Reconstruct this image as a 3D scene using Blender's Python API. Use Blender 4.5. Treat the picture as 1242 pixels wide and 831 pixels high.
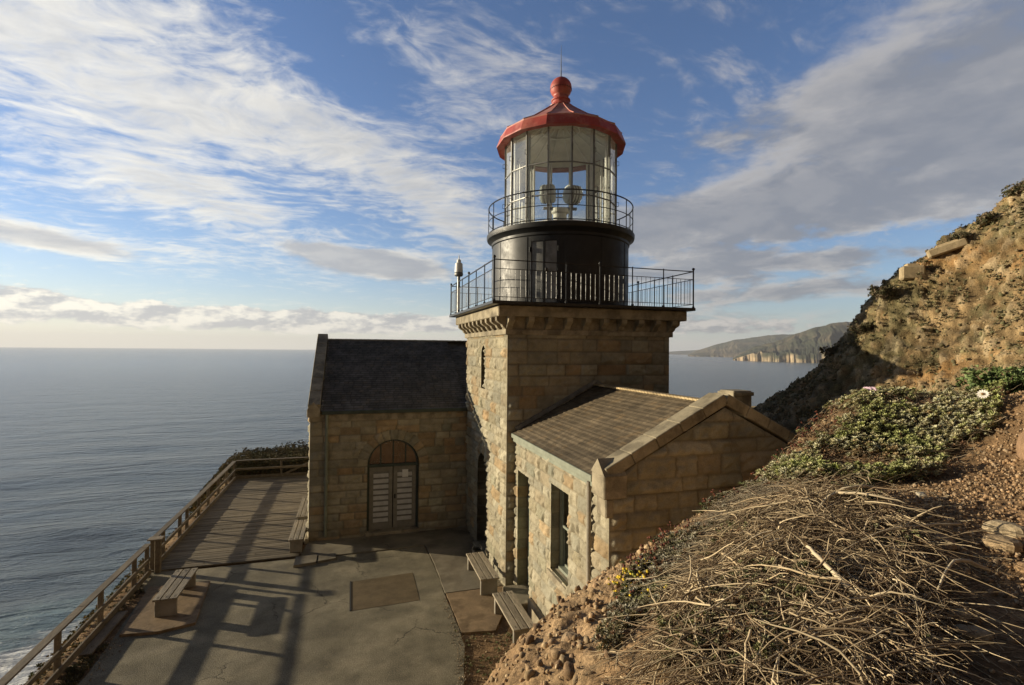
import bpy, math, random
import numpy as np
rng = np.random.default_rng(7); random.seed(7)
R = math.radians
C = bpy.context.scene.collection
scene = bpy.context.scene
for o in list(bpy.data.objects): bpy.data.objects.remove(o)

# ------------------------------------------------------------------ camera
EYE = 6.3
cam = bpy.data.cameras.new('camera'); camo = bpy.data.objects.new('camera', cam); C.objects.link(camo)
cam.lens = 18.0; cam.sensor_width = 36.0; cam.clip_start = .05; cam.clip_end = 90000
from mathutils import Matrix, Vector
yaw, pitch, roll = R(17.26), math.atan(9.1/621), R(.52)
F0 = Vector((math.sin(yaw), math.cos(yaw), 0)); R0 = Vector((math.cos(yaw), -math.sin(yaw), 0)); U0 = Vector((0, 0, 1))
Fv = F0*math.cos(pitch)+U0*math.sin(pitch); U1 = -F0*math.sin(pitch)+U0*math.cos(pitch)
Rv = R0*math.cos(roll)+U1*math.sin(roll); Uv = -R0*math.sin(roll)+U1*math.cos(roll)
M = Matrix((Rv, Uv, -Fv)).transposed().to_4x4(); M.translation = Vector((0, 0, EYE))
camo.matrix_world = M
scene.camera = camo

# ------------------------------------------------------------------ sun, sky, exposure
SUN_EL = 10.2; SUN_AZ = -60.5          # degrees, azimuth clockwise from +Y
sd = Vector((math.sin(R(SUN_AZ))*math.cos(R(SUN_EL)), math.cos(R(SUN_AZ))*math.cos(R(SUN_EL)), math.sin(R(SUN_EL))))
sun = bpy.data.lights.new('sun', 'SUN'); sun.energy = 5.0; sun.angle = R(.6); sun.color = (1, .86, .62)
suno = bpy.data.objects.new('sun', sun); C.objects.link(suno)
suno.rotation_euler = sd.to_track_quat('Z', 'Y').to_euler()
scene.view_settings.view_transform = 'Standard'; scene.view_settings.look = 'None'
scene.view_settings.exposure = 0.64; scene.view_settings.gamma = 1
scene.view_settings.use_curve_mapping = False
scene.cycles.transparent_max_bounces = 24
scene.cycles.volume_bounces = 0
scene.cycles.max_bounces = 8

world = bpy.data.worlds.new('World'); scene.world = world; world.use_nodes = True
class G:
    """tiny node graph writer"""
    def __init__(s, nt): s.nt = nt; s.n = nt.nodes; s.l = nt.links
    def node(s, t, **k):
        n = s.n.new(t)
        for a, b in k.items(): setattr(n, a, b)
        return n
    def put(s, sock, v):
        if isinstance(v, bpy.types.NodeSocket): s.l.new(v, sock)
        elif v is not None:
            if hasattr(sock.default_value, '__len__') and not hasattr(v, '__len__'): v = (v,)*len(sock.default_value)
            if hasattr(sock.default_value, '__len__') and len(sock.default_value) == 4 and len(v) == 3: v = (*v, 1)
            sock.default_value = v
    def m(s, op, a, b=None, c=None, clamp=False):
        n = s.node('ShaderNodeMath', operation=op, use_clamp=clamp)
        s.put(n.inputs[0], a); s.put(n.inputs[1], b)
        if c is not None: s.put(n.inputs[2], c)
        return n.outputs[0]
    def vm(s, op, a, b=None, sc=None):
        n = s.node('ShaderNodeVectorMath', operation=op); s.put(n.inputs[0], a); s.put(n.inputs[1], b)
        if sc is not None: s.put(n.inputs['Scale'], sc)
        return n.outputs[1] if op in ('DOT_PRODUCT', 'LENGTH') else n.outputs[0]
    def mix(s, f, a, b, blend='MIX'):
        n = s.node('ShaderNodeMix', data_type='RGBA', blend_type=blend); n.clamp_factor = True
        s.put(n.inputs[0], f); s.put(n.inputs[6], a); s.put(n.inputs[7], b); return n.outputs[2]
    def noise(s, vec, scale, detail=4, rough=.5, dist=0, out=0, lac=2):
        n = s.node('ShaderNodeTexNoise'); s.put(n.inputs['Vector'], vec); s.put(n.inputs['Scale'], scale)
        n.inputs['Detail'].default_value = detail; n.inputs['Roughness'].default_value = rough
        n.inputs['Distortion'].default_value = dist; n.inputs['Lacunarity'].default_value = lac
        return n.outputs[out]
    def ss(s, v, a, b, lo=0., hi=1.):
        n = s.node('ShaderNodeMapRange', interpolation_type='SMOOTHSTEP'); s.put(n.inputs[0], v)
        for i, q in enumerate((a, b, lo, hi)): s.put(n.inputs[i+1], q)
        return n.outputs[0]
    def comb(s, x, y, z=0):
        n = s.node('ShaderNodeCombineXYZ'); s.put(n.inputs[0], x); s.put(n.inputs[1], y); s.put(n.inputs[2], z); return n.outputs[0]
    def sep(s, v):
        n = s.node('ShaderNodeSeparateXYZ'); s.put(n.inputs[0], v); return n.outputs
    def mapping(s, v, rot=(0, 0, 0), scale=(1, 1, 1), loc=(0, 0, 0)):
        n = s.node('ShaderNodeMapping'); s.put(n.inputs[0], v); n.inputs['Rotation'].default_value = rot
        n.inputs['Scale'].default_value = scale; n.inputs['Location'].default_value = loc; return n.outputs[0]

g = G(world.node_tree); g.n.clear()
sky = g.node('ShaderNodeTexSky', sky_type='NISHITA', sun_disc=False)
sky.sun_elevation = R(SUN_EL); sky.sun_rotation = R(SUN_AZ); sky.altitude = 80; sky.air_density = 1.0; sky.dust_density = .3; sky.ozone_density = 2.2
dirv = g.node('ShaderNodeTexCoord').outputs['Generated']
dirn = g.vm('NORMALIZE', dirv)
dx, dy, dz = g.sep(dirn)
az = g.m('MULTIPLY', g.m('ARCTAN2', dx, dy), 57.29578)
el = g.m('MULTIPLY', g.m('ARCSINE', dz), 57.29578)
elc = g.m('MAXIMUM', dz, 0.0)
den = g.m('ADD', elc, .13)
pl = g.comb(g.m('DIVIDE', dx, den), g.m('DIVIDE', dy, den), 0)      # flat cloud layer seen from below
warp = g.vm('SCALE', g.vm('SUBTRACT', g.noise(pl, 1.1, 3, .5, 0, 1), (.5, .5, .5)), None, .55)
plw = g.vm('ADD', pl, warp)
nA = g.noise(plw, 1.9, 9, .62)
streak = g.mapping(plw, rot=(0, 0, R(48)), scale=(.62, 1.45, 1))
nB = g.noise(streak, 2.1, 8, .62, .25)
ripple2 = g.noise(g.mapping(plw, rot=(0, 0, R(-25)), scale=(1.0, 1.5, 1)), 13., 4, .6, .4)
ripple = g.noise(g.mapping(plw, rot=(0, 0, R(20)), scale=(1.0, 1.7, 1)), 5.5, 6, .62, .5)
ae = g.comb(g.m('MULTIPLY', az, .11), g.m('MULTIPLY', el, .26), 0)
nC = g.noise(ae, 2.1, 8, .62, .15)
# blobs of cloud cover: azimuth, elevation, spread az, spread el, tilt deg, amount
def blobs(bl, ww=None):
    tot = None
    wa = g.m('MULTIPLY', g.m('SUBTRACT', nA, .5), 10.); we = g.m('MULTIPLY', g.m('SUBTRACT', nC, .5), 6.)
    a2 = g.m('ADD', az, wa); e2 = g.m('ADD', el, we)
    for (a0, e0, sa, se, t, am) in bl:
        da = g.m('SUBTRACT', a2 if sa > 8 else az, a0); de = g.m('SUBTRACT', e2 if se > 4 else el, e0)
        c, s_ = math.cos(R(t)), math.sin(R(t))
        u = g.m('DIVIDE', g.m('ADD', g.m('MULTIPLY', da, c), g.m('MULTIPLY', de, s_)), sa)
        v = g.m('DIVIDE', g.m('SUBTRACT', g.m('MULTIPLY', de, c), g.m('MULTIPLY', da, s_)), se)
        q = g.m('MULTIPLY', g.m('EXPONENT', g.m('MULTIPLY', g.m('ADD', g.m('MULTIPLY', u, u), g.m('MULTIPLY', v, v)), -1.)), am)
        tot = q if tot is None else g.m('ADD', tot, q)
    return tot
# thin bright streaky cirrus, left and centre
covB = blobs([(-15, 22, 22, 11, -18, .20), (-19, 20, 18, 7, -22, .34), (-30, 30, 14, 6, -10, .25), (0, 20.5, 15, 3.6, -30, .40), (9, 15.5, 8, 3, -35, .30), (15, 30, 11, 5, -20, .26),
              (-14, 13.5, 13, 2.6, -14, .26), (-60, 25, 30, 14, 0, .35), (-25, 9.3, 9, 1.5, -9, .42), (41, 24, 10, 4, 20, .12), (14, 24, 9, 6, 0, .26),
              (-4, 27.5, 7, 4, -20, -.25), (-8, 15.5, 7, 1.6, -20, -.2)])
tB = g.m('ADD', g.m('ADD', g.m('ADD', covB, g.m('MULTIPLY', g.m('SUBTRACT', ripple2, .5), .75)), g.m('MULTIPLY', g.m('SUBTRACT', nB, .5), 1.35)), g.m('MULTIPLY', g.m('SUBTRACT', ripple, .5), 1.0))
dB = g.ss(tB, .02, .86)
# thick grey stratocumulus, right, and the long flat clouds
covA = blobs([(46, 14.0, 21, 4.4, 2, .74), (54, 21.5, 15, 5, 0, .48), (62, 22, 9, 7, 0, .35), (66, 15, 8, 4, 0, .3), (30, 12.5, 9, 3.5, 4, .42), (40, 8.6, 18, 1.3, 2, .62), (44, 5.8, 16, 1.1, 1, .60), (36, 3.6, 14, .9, 0, .42), (43, 22, 10, 3.0, 12, .26),
              (3.0, 9.0, 8.0, 1.5, -4, 1.0), (-3, 10.2, 5, .9, -6, .55), (-26, 8.9, 6.5, 1.0, -8, .8), (100, 15, 30, 12, 0, .5), (56, 10.3, 8, .8, 4, -.30), (29, 26, 6, 7, 0, -.3), (46, 10.5, 6, .6, 0, -.25), (10, 17, 6, 3.5, -30, .30)])
tA = g.m('ADD', g.m('ADD', covA, g.m('MULTIPLY', g.m('SUBTRACT', nA, .5), 1.2)), g.m('MULTIPLY', g.m('SUBTRACT', nC, .5), .7))
dA = g.ss(tA, .18, .60)
# cumulus bank over the horizon
covC = blobs([(-13, 2.9, 24, 1.3, 0, .74), (-27, 4.2, 5, 1.2, 0, .40), (2, 2.6, 12, 1.0, 0, .5), (36, 2.6, 12, 1.3, 0, .45), (-10, 5.6, 5, .5, 0, .25), (-55, 3, 20, 2, 0, .5), (75, 3, 20, 2, 0, .5)])
tC = g.m('ADD', covC, g.m('MULTIPLY', g.m('SUBTRACT', nC, .5), 1.5))
dC = g.ss(tC, .30, .48)
# light side of each cloud: compare the cover with the cover a step towards the sun
nA2 = g.noise(g.vm('ADD', plw, (-.16, .10, 0)), 1.9, 5, .6)
litA = g.ss(g.m('SUBTRACT', nA, nA2), -.10, .13)
nC2 = g.noise(g.vm('ADD', ae, (-.06, .13, 0)), 2.1, 5, .6)
litC = g.ss(g.m('SUBTRACT', nC, nC2), -.09, .10)
skyc = g.mix(1., sky.outputs[0], (1.08, 1.18, 1.48), 'MULTIPLY')
hzc = g.mix(g.ss(az, 50, -30), (3.8, 4.3, 4.7), (10.2, 9.7, 8.3))
skyc = g.mix(g.m('MULTIPLY', g.m('EXPONENT', g.m('MULTIPLY', g.m('ABSOLUTE', el), -.30)), .85), skyc, hzc)
sideL = g.ss(az, 45, -35)                                      # clouds near the sun's side are brighter
CL = 1.0
bright = g.mix(sideL, (5.2, 4.95, 4.7), (11.0, 10.4, 8.9))
shade = g.mix(sideL, (2.15, 2.3, 2.65), (5.2, 5.3, 5.5))
thickA = g.ss(tA, .3, .85)
colA = g.mix(g.m('MULTIPLY', litA, g.m('SUBTRACT', 1., g.m('MULTIPLY', thickA, .8))), shade, bright)
colB = g.mix(g.m('ADD', g.ss(tB, .25, 1.05, .95, .30), g.m('MULTIPLY', g.m('SUBTRACT', ripple, .5), 1.6), clamp=True), shade, bright)
colC = g.mix(litC, shade, bright)
c1 = g.mix(g.m('MULTIPLY', dB, .86), skyc, colB)
c2 = g.mix(g.m('MULTIPLY', dA, .90), c1, colA)
c3 = g.mix(g.m('MULTIPLY', dC, .92), c2, colC)
bg = g.node('ShaderNodeBackground'); 
# added dimming of the unseen sky behind the viewer, cuts fill on shaded walls
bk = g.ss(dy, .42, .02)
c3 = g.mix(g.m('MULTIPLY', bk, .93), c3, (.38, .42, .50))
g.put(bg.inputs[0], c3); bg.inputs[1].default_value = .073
wo = g.node('ShaderNodeOutputWorld'); g.l.new(bg.outputs[0], wo.inputs[0])
world.cycles.sampling_method = 'MANUAL'; world.cycles.sample_map_resolution = 1024

# ------------------------------------------------------------------ numpy noise
def _hash(ix, iy, iz, seed):
    h = (ix.astype(np.int64)*374761393 + iy.astype(np.int64)*668265263 + iz.astype(np.int64)*2147483647 + seed*974711) & 0xffffffff
    h = ((h ^ (h >> 13))*1274126177) & 0xffffffff
    h = ((h ^ (h >> 16))*2246822519) & 0xffffffff
    return ((h ^ (h >> 15)) & 0xffffff)/float(0xffffff)
def vnoise(p, seed=0):
    i = np.floor(p); f = p-i; f = f*f*(3-2*f); r = 0
    for a in (0, 1):
        for b in (0, 1):
            for c in (0, 1):
                w = (f[:, 0] if a else 1-f[:, 0])*(f[:, 1] if b else 1-f[:, 1])*(f[:, 2] if c else 1-f[:, 2])
                r = r+w*_hash(i[:, 0]+a, i[:, 1]+b, i[:, 2]+c, seed)
    return r
def fbm(p, octv=4, seed=0, gain=.5):
    r = 0; a = 1; t = 0
    for k in range(octv): r = r+a*vnoise(p*2**k+k*17.3, seed+k); t += a; a *= gain
    return r/t-.5
def worley(p, seed=0):
    i = np.floor(p); f1 = np.full(len(p), 9.); f2 = np.full(len(p), 9.); cid = np.zeros(len(p))
    for a in (-1, 0, 1):
        for b in (-1, 0, 1):
            for c in (-1, 0, 1):
                q = i+np.array([a, b, c])
                o = np.stack([_hash(q[:, 0], q[:, 1], q[:, 2], seed+s) for s in (1, 2, 3)], 1)
                d = np.linalg.norm(q+o-p, axis=1)
                nw = d < f1
                f2 = np.where(nw, f1, np.minimum(f2, d)); cid = np.where(nw, _hash(q[:, 0], q[:, 1], q[:, 2], seed+9), cid); f1 = np.where(nw, d, f1)
    return f1, f2, cid

# ------------------------------------------------------------------ object helpers
OFF = {}
def thing(name, label, cat, loc=(0, 0, 0), group=None, kind=None):
    o = bpy.data.objects.new(name, None); C.objects.link(o); o.location = loc; o.empty_display_size = .2
    OFF[o.name] = np.array(loc, float); tag(o, label, cat, group, kind); return o
def tag(o, label=None, cat=None, group=None, kind=None):
    if label: o['label'] = label
    if cat: o['category'] = cat
    if group: o['group'] = group
    if kind: o['kind'] = kind
    return o
def mk(name, v, f, mat, parent=None, col=None, smooth=False, loc=None):
    """v (N,3) world coordinates, f array of quads/tris or list"""
    v = np.asarray(v, float).reshape(-1, 3)
    off = OFF[parent.name] if parent is not None else (np.array(loc, float) if loc is not None else np.zeros(3))
    me = bpy.data.meshes.new(name)
    if isinstance(f, np.ndarray):
        n, k = f.shape
        me.vertices.add(len(v)); me.vertices.foreach_set('co', (v-off).astype(np.float32).ravel())
        me.loops.add(n*k); me.loops.foreach_set('vertex_index', f.astype(np.int32).ravel())
        me.polygons.add(n); me.polygons.foreach_set('loop_start', np.arange(0, n*k, k, dtype=np.int32))
        me.update(calc_edges=True)
    else:
        me.from_pydata((v-off).tolist(), [], [list(map(int, q)) for q in f]); me.update()
    a = me.color_attributes.new('Col', 'FLOAT_COLOR', 'POINT')
    if col is None: col = np.ones((len(v), 3))
    col = np.asarray(col, float)
    if col.ndim == 1: col = np.tile(col, (len(v), 1))
    a.data.foreach_set('color', np.concatenate([col, np.ones((len(v), 1))], 1).astype(np.float32).ravel())
    if smooth: me.polygons.foreach_set('use_smooth', np.ones(len(me.polygons), bool))
    if mat: me.materials.append(mat)
    o = bpy.data.objects.new(name, me); C.objects.link(o)
    if parent is not None: o.parent = parent; OFF[o.name] = off
    else: o.location = off; OFF[o.name] = off
    return o
class MB:
    def __init__(s): s.v = []; s.f = []; s.c = []; s.n = 0
    def add(s, v, f, col=(1, 1, 1)):
        v = np.asarray(v, float); s.v.append(v); s.f += [[i+s.n for i in q] for q in f]; s.n += len(v)
        s.c.append(np.tile(np.array(col, float), (len(v), 1))); return s
    def frame(s, c, ax, col=(1, 1, 1), bev=0.):
        """box with centre c and three half axis vectors"""
        a, b, d = [np.array(q, float) for q in ax]; c = np.array(c, float)
        la, lb, ld = [np.linalg.norm(q) for q in (a, b, d)]
        if bev <= 0:
            v = [c+i*a+j*b+k*d for i in (-1, 1) for j in (-1, 1) for k in (-1, 1)]
            f = [(0, 1, 3, 2), (4, 6, 7, 5), (0, 4, 5, 1), (2, 3, 7, 6), (0, 2, 6, 4), (1, 5, 7, 3)]
            return s.add(v, f, col)
        e = [max(0, 1-bev/l) for l in (la, lb, ld)]; v = []; f = []
        for i in (-1, 1):
            for j in (-1, 1):
                for k in (-1, 1):
                    v += [c+i*a+j*e[1]*b+k*e[2]*d, c+i*e[0]*a+j*b+k*e[2]*d, c+i*e[0]*a+j*e[1]*b+k*d]
        ix = lambda i, j, k, w: ((i*2+j)*2+k)*3+w
        f += [[ix(i, j, k, 0) for j, k in ((0, 0), (0, 1), (1, 1), (1, 0))] for i in (0, 1)]
        f += [[ix(i, j, k, 1) for i, k in ((0, 0), (0, 1), (1, 1), (1, 0))] for j in (0, 1)]
        f += [[ix(i, j, k, 2) for i, j in ((0, 0), (0, 1), (1, 1), (1, 0))] for k in (0, 1)]
        for p in (0, 1):
            for q in (0, 1):
                f += [[ix(p, q, 0, 0), ix(p, q, 1, 0), ix(p, q, 1, 1), ix(p, q, 0, 1)], [ix(p, 0, q, 0), ix(p, 1, q, 0), ix(p, 1, q, 2), ix(p, 0, q, 2)], [ix(0, p, q, 1), ix(1, p, q, 1), ix(1, p, q, 2), ix(0, p, q, 2)]]
        f += [[ix(i, j, k, 0), ix(i, j, k, 1), ix(i, j, k, 2)] for i in (0, 1) for j in (0, 1) for k in (0, 1)]
        return s.add(v, f, col)
    def box(s, x0, x1, y0, y1, z0, z1, col=(1, 1, 1), bev=0.):
        return s.frame(((x0+x1)/2, (y0+y1)/2, (z0+z1)/2), (((x1-x0)/2, 0, 0), (0, (y1-y0)/2, 0), (0, 0, (z1-z0)/2)), col, bev)
    def bar(s, p, q, w, h, up=(0, 0, 1), col=(1, 1, 1), bev=0.):
        p = np.array(p, float); q = np.array(q, float); d = q-p; L = np.linalg.norm(d); d /= L
        sv = np.cross(d, up); sv /= np.linalg.norm(sv); uv = np.cross(sv, d)
        return s.frame((p+q)/2, (d*L/2, sv*w/2, uv*h/2), col, bev)
    def tube(s, pts, r, n=8, col=(1, 1, 1), cap=True):
        pts = [np.array(p, float) for p in pts]; m = len(pts); rr = r if hasattr(r, '__len__') else [r]*m
        v = []; f = []
        t0 = pts[1]-pts[0]; up = np.array([0, 0, 1.]) if abs(t0[2]) < .9*np.linalg.norm(t0) else np.array([1., 0, 0])
        for i in range(m):
            t = pts[min(i+1, m-1)]-pts[max(i-1, 0)]; t = t/np.linalg.norm(t)
            a = np.cross(t, up); a /= np.linalg.norm(a); b = np.cross(t, a)
            for k in range(n): v.append(pts[i]+rr[i]*(math.cos(2*math.pi*k/n)*a+math.sin(2*math.pi*k/n)*b))
        for i in range(m-1):
            for k in range(n): f.append((i*n+k, i*n+(k+1) % n, (i+1)*n+(k+1) % n, (i+1)*n+k))
        if cap: f.append(tuple(range(n))[::-1]); f.append(tuple((m-1)*n+k for k in range(n)))
        return s.add(v, f, col)
    def lathe(s, prof, c=(0, 0), n=64, col=(1, 1, 1), rot=0.):
        v = []; f = []; m = len(prof)
        for (r, z) in prof:
            for k in range(n): a = 2*math.pi*k/n+rot; v.append((c[0]+r*math.cos(a), c[1]+r*math.sin(a), z))
        for i in range(m-1):
            for k in range(n): f.append((i*n+k, i*n+(k+1) % n, (i+1)*n+(k+1) % n, (i+1)*n+k))
        return s.add(v, f, col)
    def ring(s, c, rad, r, n=64, m=8, z=0):
        v = []; f = []
        for i in range(n):
            a = 2*math.pi*i/n
            for k in range(m):
                b = 2*math.pi*k/m; rr = rad+r*math.cos(b); v.append((c[0]+rr*math.cos(a), c[1]+rr*math.sin(a), z+r*math.sin(b)))
        for i in range(n):
            for k in range(m): f.append((i*m+k, ((i+1) % n)*m+k, ((i+1) % n)*m+(k+1) % m, i*m+(k+1) % m))
        return s.add(v, f)
    def prism(s, poly, z0, z1, col=(1, 1, 1)):
        n = len(poly); v = [(x, y, z0) for x, y in poly]+[(x, y, z1) for x, y in poly]
        f = [tuple(range(n))[::-1], tuple(range(n, 2*n))]+[(i, (i+1) % n, n+(i+1) % n, n+i) for i in range(n)]
        return s.add(v, f, col)
    def extr(s, poly3, d, col=(1, 1, 1)):
        n = len(poly3); p = np.array(poly3, float); v = np.concatenate([p, p+np.array(d, float)])
        f = [tuple(range(n))[::-1], tuple(range(n, 2*n))]+[(i, (i+1) % n, n+(i+1) % n, n+i) for i in range(n)]
        return s.add(v, f, col)
    def build(s, name, mat, parent=None, smooth=False, loc=None):
        return mk(name, np.concatenate(s.v), s.f, mat, parent, np.concatenate(s.c), smooth, loc)

# ------------------------------------------------------------------ materials
def material(name, base, rough=.8, metal=0., var=.25, vs=3., det=6, bump=.2, bs=30., bd=.01, spec=.5, stretch=(1, 1, 1), base2=None, mixs=1.5, mixlo=.45, mixhi=.6, fine=None):
    m = bpy.data.materials.new(name); m.use_nodes = True; g = G(m.node_tree)
    p = g.n['Principled BSDF']; tc = g.node('ShaderNodeTexCoord').outputs['Object']
    vec = g.mapping(tc, scale=stretch)
    at = g.node('ShaderNodeAttribute', attribute_name='Col').outputs['Color']
    b = base
    if base2 is not None: b = g.mix(g.ss(g.noise(vec, mixs, 6, .6, .3), mixlo, mixhi), base, base2)
    v = g.ss(g.noise(vec, vs, det, .65), .25, .75, 1-var, 1+var)
    c = g.mix(1., b, at, 'MULTIPLY'); c = g.mix(1., c, g.comb(v, v, v), 'MULTIPLY')
    if fine:
        w = g.ss(g.noise(vec, fine[0], 3, .7), .3, .7, 1-fine[1], 1+fine[1]); c = g.mix(1., c, g.comb(w, w, w), 'MULTIPLY')
    g.put(p.inputs['Base Color'], c); p.inputs['Metallic'].default_value = metal
    g.put(p.inputs['Roughness'], g.ss(g.noise(vec, vs*1.7, 4, .6), .3, .7, max(.02, rough-.08), min(1, rough+.08)))
    p.inputs['Specular IOR Level'].default_value = spec
    if bump > 0:
        bn = g.node('ShaderNodeBump'); bn.inputs['Strength'].default_value = bump; bn.inputs['Distance'].default_value = bd
        g.put(bn.inputs['Height'], g.noise(vec, bs, 6, .65)); g.l.new(bn.outputs[0], p.inputs['Normal'])
    return m
STONE = material('sandstone', (1, 1, 1), .9, var=.22, vs=2.2, bump=.6, bs=26, bd=.02, spec=.2, fine=(45, .12))
DRESSED = material('dressed_sandstone', (.31, .265, .185), .9, var=.3, vs=2.5, bump=.5, bs=30, bd=.012, spec=.2, base2=(.20, .17, .12), mixs=2, fine=(60, .12))
SHINGLE = material('shingles', (1, 1, 1), .85, var=.25, vs=2., bump=.5, bs=60, bd=.008, spec=.25, fine=(80, .2))
ASPHALT = material('asphalt', (.170, .148, .100), .9, var=.28, vs=1.6, bump=1., bs=55, bd=.02, spec=.2, base2=(.225, .195, .132), mixs=.7, fine=(48, .45))
PATCH = material('worn_patch', (.135, .10, .055), .9, var=.25, vs=1.6, bump=.5, bs=70, bd=.008, spec=.2, fine=(90, .2))
CONCRETE = material('concrete', (.22, .19, .135), .9, var=.25, vs=1.2, bump=.35, bs=40, bd=.008, spec=.2, base2=(.16, .135, .095), mixs=.8, fine=(70, .12))
BROWNSLAB = material('stained_concrete', (.27, .19, .11), .9, var=.3, vs=1.5, bump=.4, bs=40, bd=.008, spec=.2, base2=(.15, .105, .06), mixs=1.5, fine=(70, .15))
DECKWOOD = material('deck_wood', (.185, .155, .11), .85, var=.35, vs=3, bump=.5, bs=20, bd=.008, spec=.2, stretch=(.35, 6, 1), fine=(12, .2))
WOODY = material('weathered_wood', (.25, .215, .16), .85, var=.3, vs=3, bump=.5, bs=16, bd=.006, spec=.2, stretch=(5, .4, 5), fine=(12, .2))
FENCEWOOD = material('fence_wood', (.18, .145, .10), .85, var=.3, vs=2.4, bump=.5, bs=14, bd=.008, spec=.2, stretch=(3, .5, 3), fine=(20, .2))
GREYBOARD = material('grey_board', (.27, .24, .19), .85, var=.3, vs=2.4, bump=.3, bs=30, bd=.005, spec=.2)
BLACKPAINT = material('black_paint', (.014, .015, .016), .5, var=.4, vs=2, bump=.06, bs=5, bd=.01, spec=.35, base2=(.03, .028, .025), mixs=1.4, mixlo=.55, mixhi=.7)
IRON = material('black_iron', (.018, .018, .018), .4, metal=.3, var=.3, vs=8, bump=.2, bs=60, bd=.003)
RED = material('faded_red_paint', (.36, .055, .04), .55, var=.25, vs=3, bump=.2, bs=25, bd=.004, base2=(.42, .12, .085), mixs=2)
PINK = material('sun_bleached_red_paint', (.50, .17, .13), .6, var=.2, vs=3, bump=.2, bs=25, bd=.004, base2=(.46, .24, .18), mixs=2.4, mixlo=.42, mixhi=.62)
CREAM = material('cream_paint', (.72, .70, .62), .6, var=.12, vs=3, bump=.1, bs=30, bd=.003)
WHITE = material('white_paint', (.78, .77, .72), .45, var=.08, vs=3, bump=.1, bs=30, bd=.003)
LEAD = material('grey_metal', (.20, .20, .19), .5, metal=.4, var=.3, vs=4, bump=.2, bs=30, bd=.004)
GREENPAINT = material('grey_green_paint', (.20, .215, .16), .65, var=.2, vs=4, bump=.2, bs=40, bd=.003)
DARKGREEN = material('dark_green_paint', (.035, .05, .04), .6, var=.3, vs=4, bump=.2, bs=40, bd=.003)
DOORPAINT = material('door_paint', (.21, .195, .16), .6, var=.2, vs=5, bump=.2, bs=40, bd=.003)
SHUTTER = material('grey_louvre', (.46, .45, .42), .6, var=.15, vs=5, bump=.1, bs=40, bd=.003)
LAMPGREY = material('lamp_grey_paint', (.58, .60, .57), .5, var=.12, vs=5, bump=.1, bs=30, bd=.003)
PAPER = material('paper', (.7, .7, .66), .8, var=.05, vs=5, bump=0)
DARKIN = material('dark_interior', (.02, .018, .015), .8, var=.3, vs=2, bump=0)
AMBER = material('old_glass_amber', (.06, .022, .012), .12, var=.5, vs=1.6, bump=.1, bs=3, bd=.02, spec=.8)
LEAF = material('leaves', (1, 1, 1), .7, var=.25, vs=6, bump=0, spec=.3)
TWIG = material('dead_twigs', (1, 1, 1), .85, var=.3, vs=9, bump=.4, bs=90, bd=.003, spec=.2)
SOIL = material('hillside_soil', (1, 1, 1), .95, var=.35, vs=1.4, det=8, bump=.9, bs=22, bd=.03, spec=.1, fine=(38, .35))
ROCK = material('stone_rock', (1, 1, 1), .9, var=.3, vs=4, bump=.6, bs=30, bd=.012, spec=.2, fine=(60, .25))

def cracks(m, sc=.55, w=.012):
    g = G(m.node_tree); p = g.n['Principled BSDF']; P = g.node('ShaderNodeTexCoord').outputs['Object']
    wv = g.vm('ADD', P, g.vm('SCALE', g.vm('SUBTRACT', g.noise(P, 3., 6, .7, 0, 1), (.5, .5, .5)), None, .5))
    v = g.node('ShaderNodeTexVoronoi', feature='DISTANCE_TO_EDGE', voronoi_dimensions='2D'); g.put(v.inputs['Vector'], wv); v.inputs['Scale'].default_value = sc
    k = g.m('MULTIPLY', g.ss(v.outputs['Distance'], w, w*.2), g.ss(g.noise(P, .5, 3), .48, .6))
    st = g.m('MULTIPLY', g.ss(g.noise(P, 1.1, 7, .7), .55, .75), .35)
    src = p.inputs['Base Color'].links[0].from_socket
    c = g.mix(g.m('MULTIPLY', k, .75), src, (.03, .026, .02)); c = g.mix(st, c, (.07, .058, .042)); g.put(p.inputs['Base Color'], c)
cracks(ASPHALT); cracks(CONCRETE, .35, .006)
def glass(name, tint=(.93, .96, .95), refl=1.0, rough=.02, milk=.0):
    m = bpy.data.materials.new(name); m.use_nodes = True; g = G(m.node_tree); g.n.clear()
    tr = g.node('ShaderNodeBsdfTransparent'); g.put(tr.inputs[0], tint)
    gl = g.node('ShaderNodeBsdfGlossy'); gl.inputs['Roughness'].default_value = rough; g.put(gl.inputs[0], (1, 1, 1))
    fr = g.node('ShaderNodeFresnel'); fr.inputs[0].default_value = 1.5
    a = g.node('ShaderNodeMixShader'); g.put(a.inputs[0], g.m('MULTIPLY', fr.outputs[0], 1.9*refl, clamp=True)); g.l.new(tr.outputs[0], a.inputs[1]); g.l.new(gl.outputs[0], a.inputs[2])
    out = a.outputs[0]
    if milk:
        df = g.node('ShaderNodeBsdfDiffuse'); g.put(df.inputs[0], (.75, .75, .68)); tc = g.node('ShaderNodeTexCoord').outputs['Object']
        b = g.node('ShaderNodeMixShader'); g.put(b.inputs[0], g.ss(g.noise(tc, 1.3, 4), .35, .75, milk*.6, milk*1.5)); g.l.new(out, b.inputs[1]); g.l.new(df.outputs[0], b.inputs[2]); out = b.outputs[0]
    o = g.node('ShaderNodeOutputMaterial'); g.l.new(out, o.inputs[0]); return m
PANE = glass('lantern_glass', refl=1.1, milk=.12)
WPANE = glass('window_glass', tint=(.5, .52, .5), refl=1.0)

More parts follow.
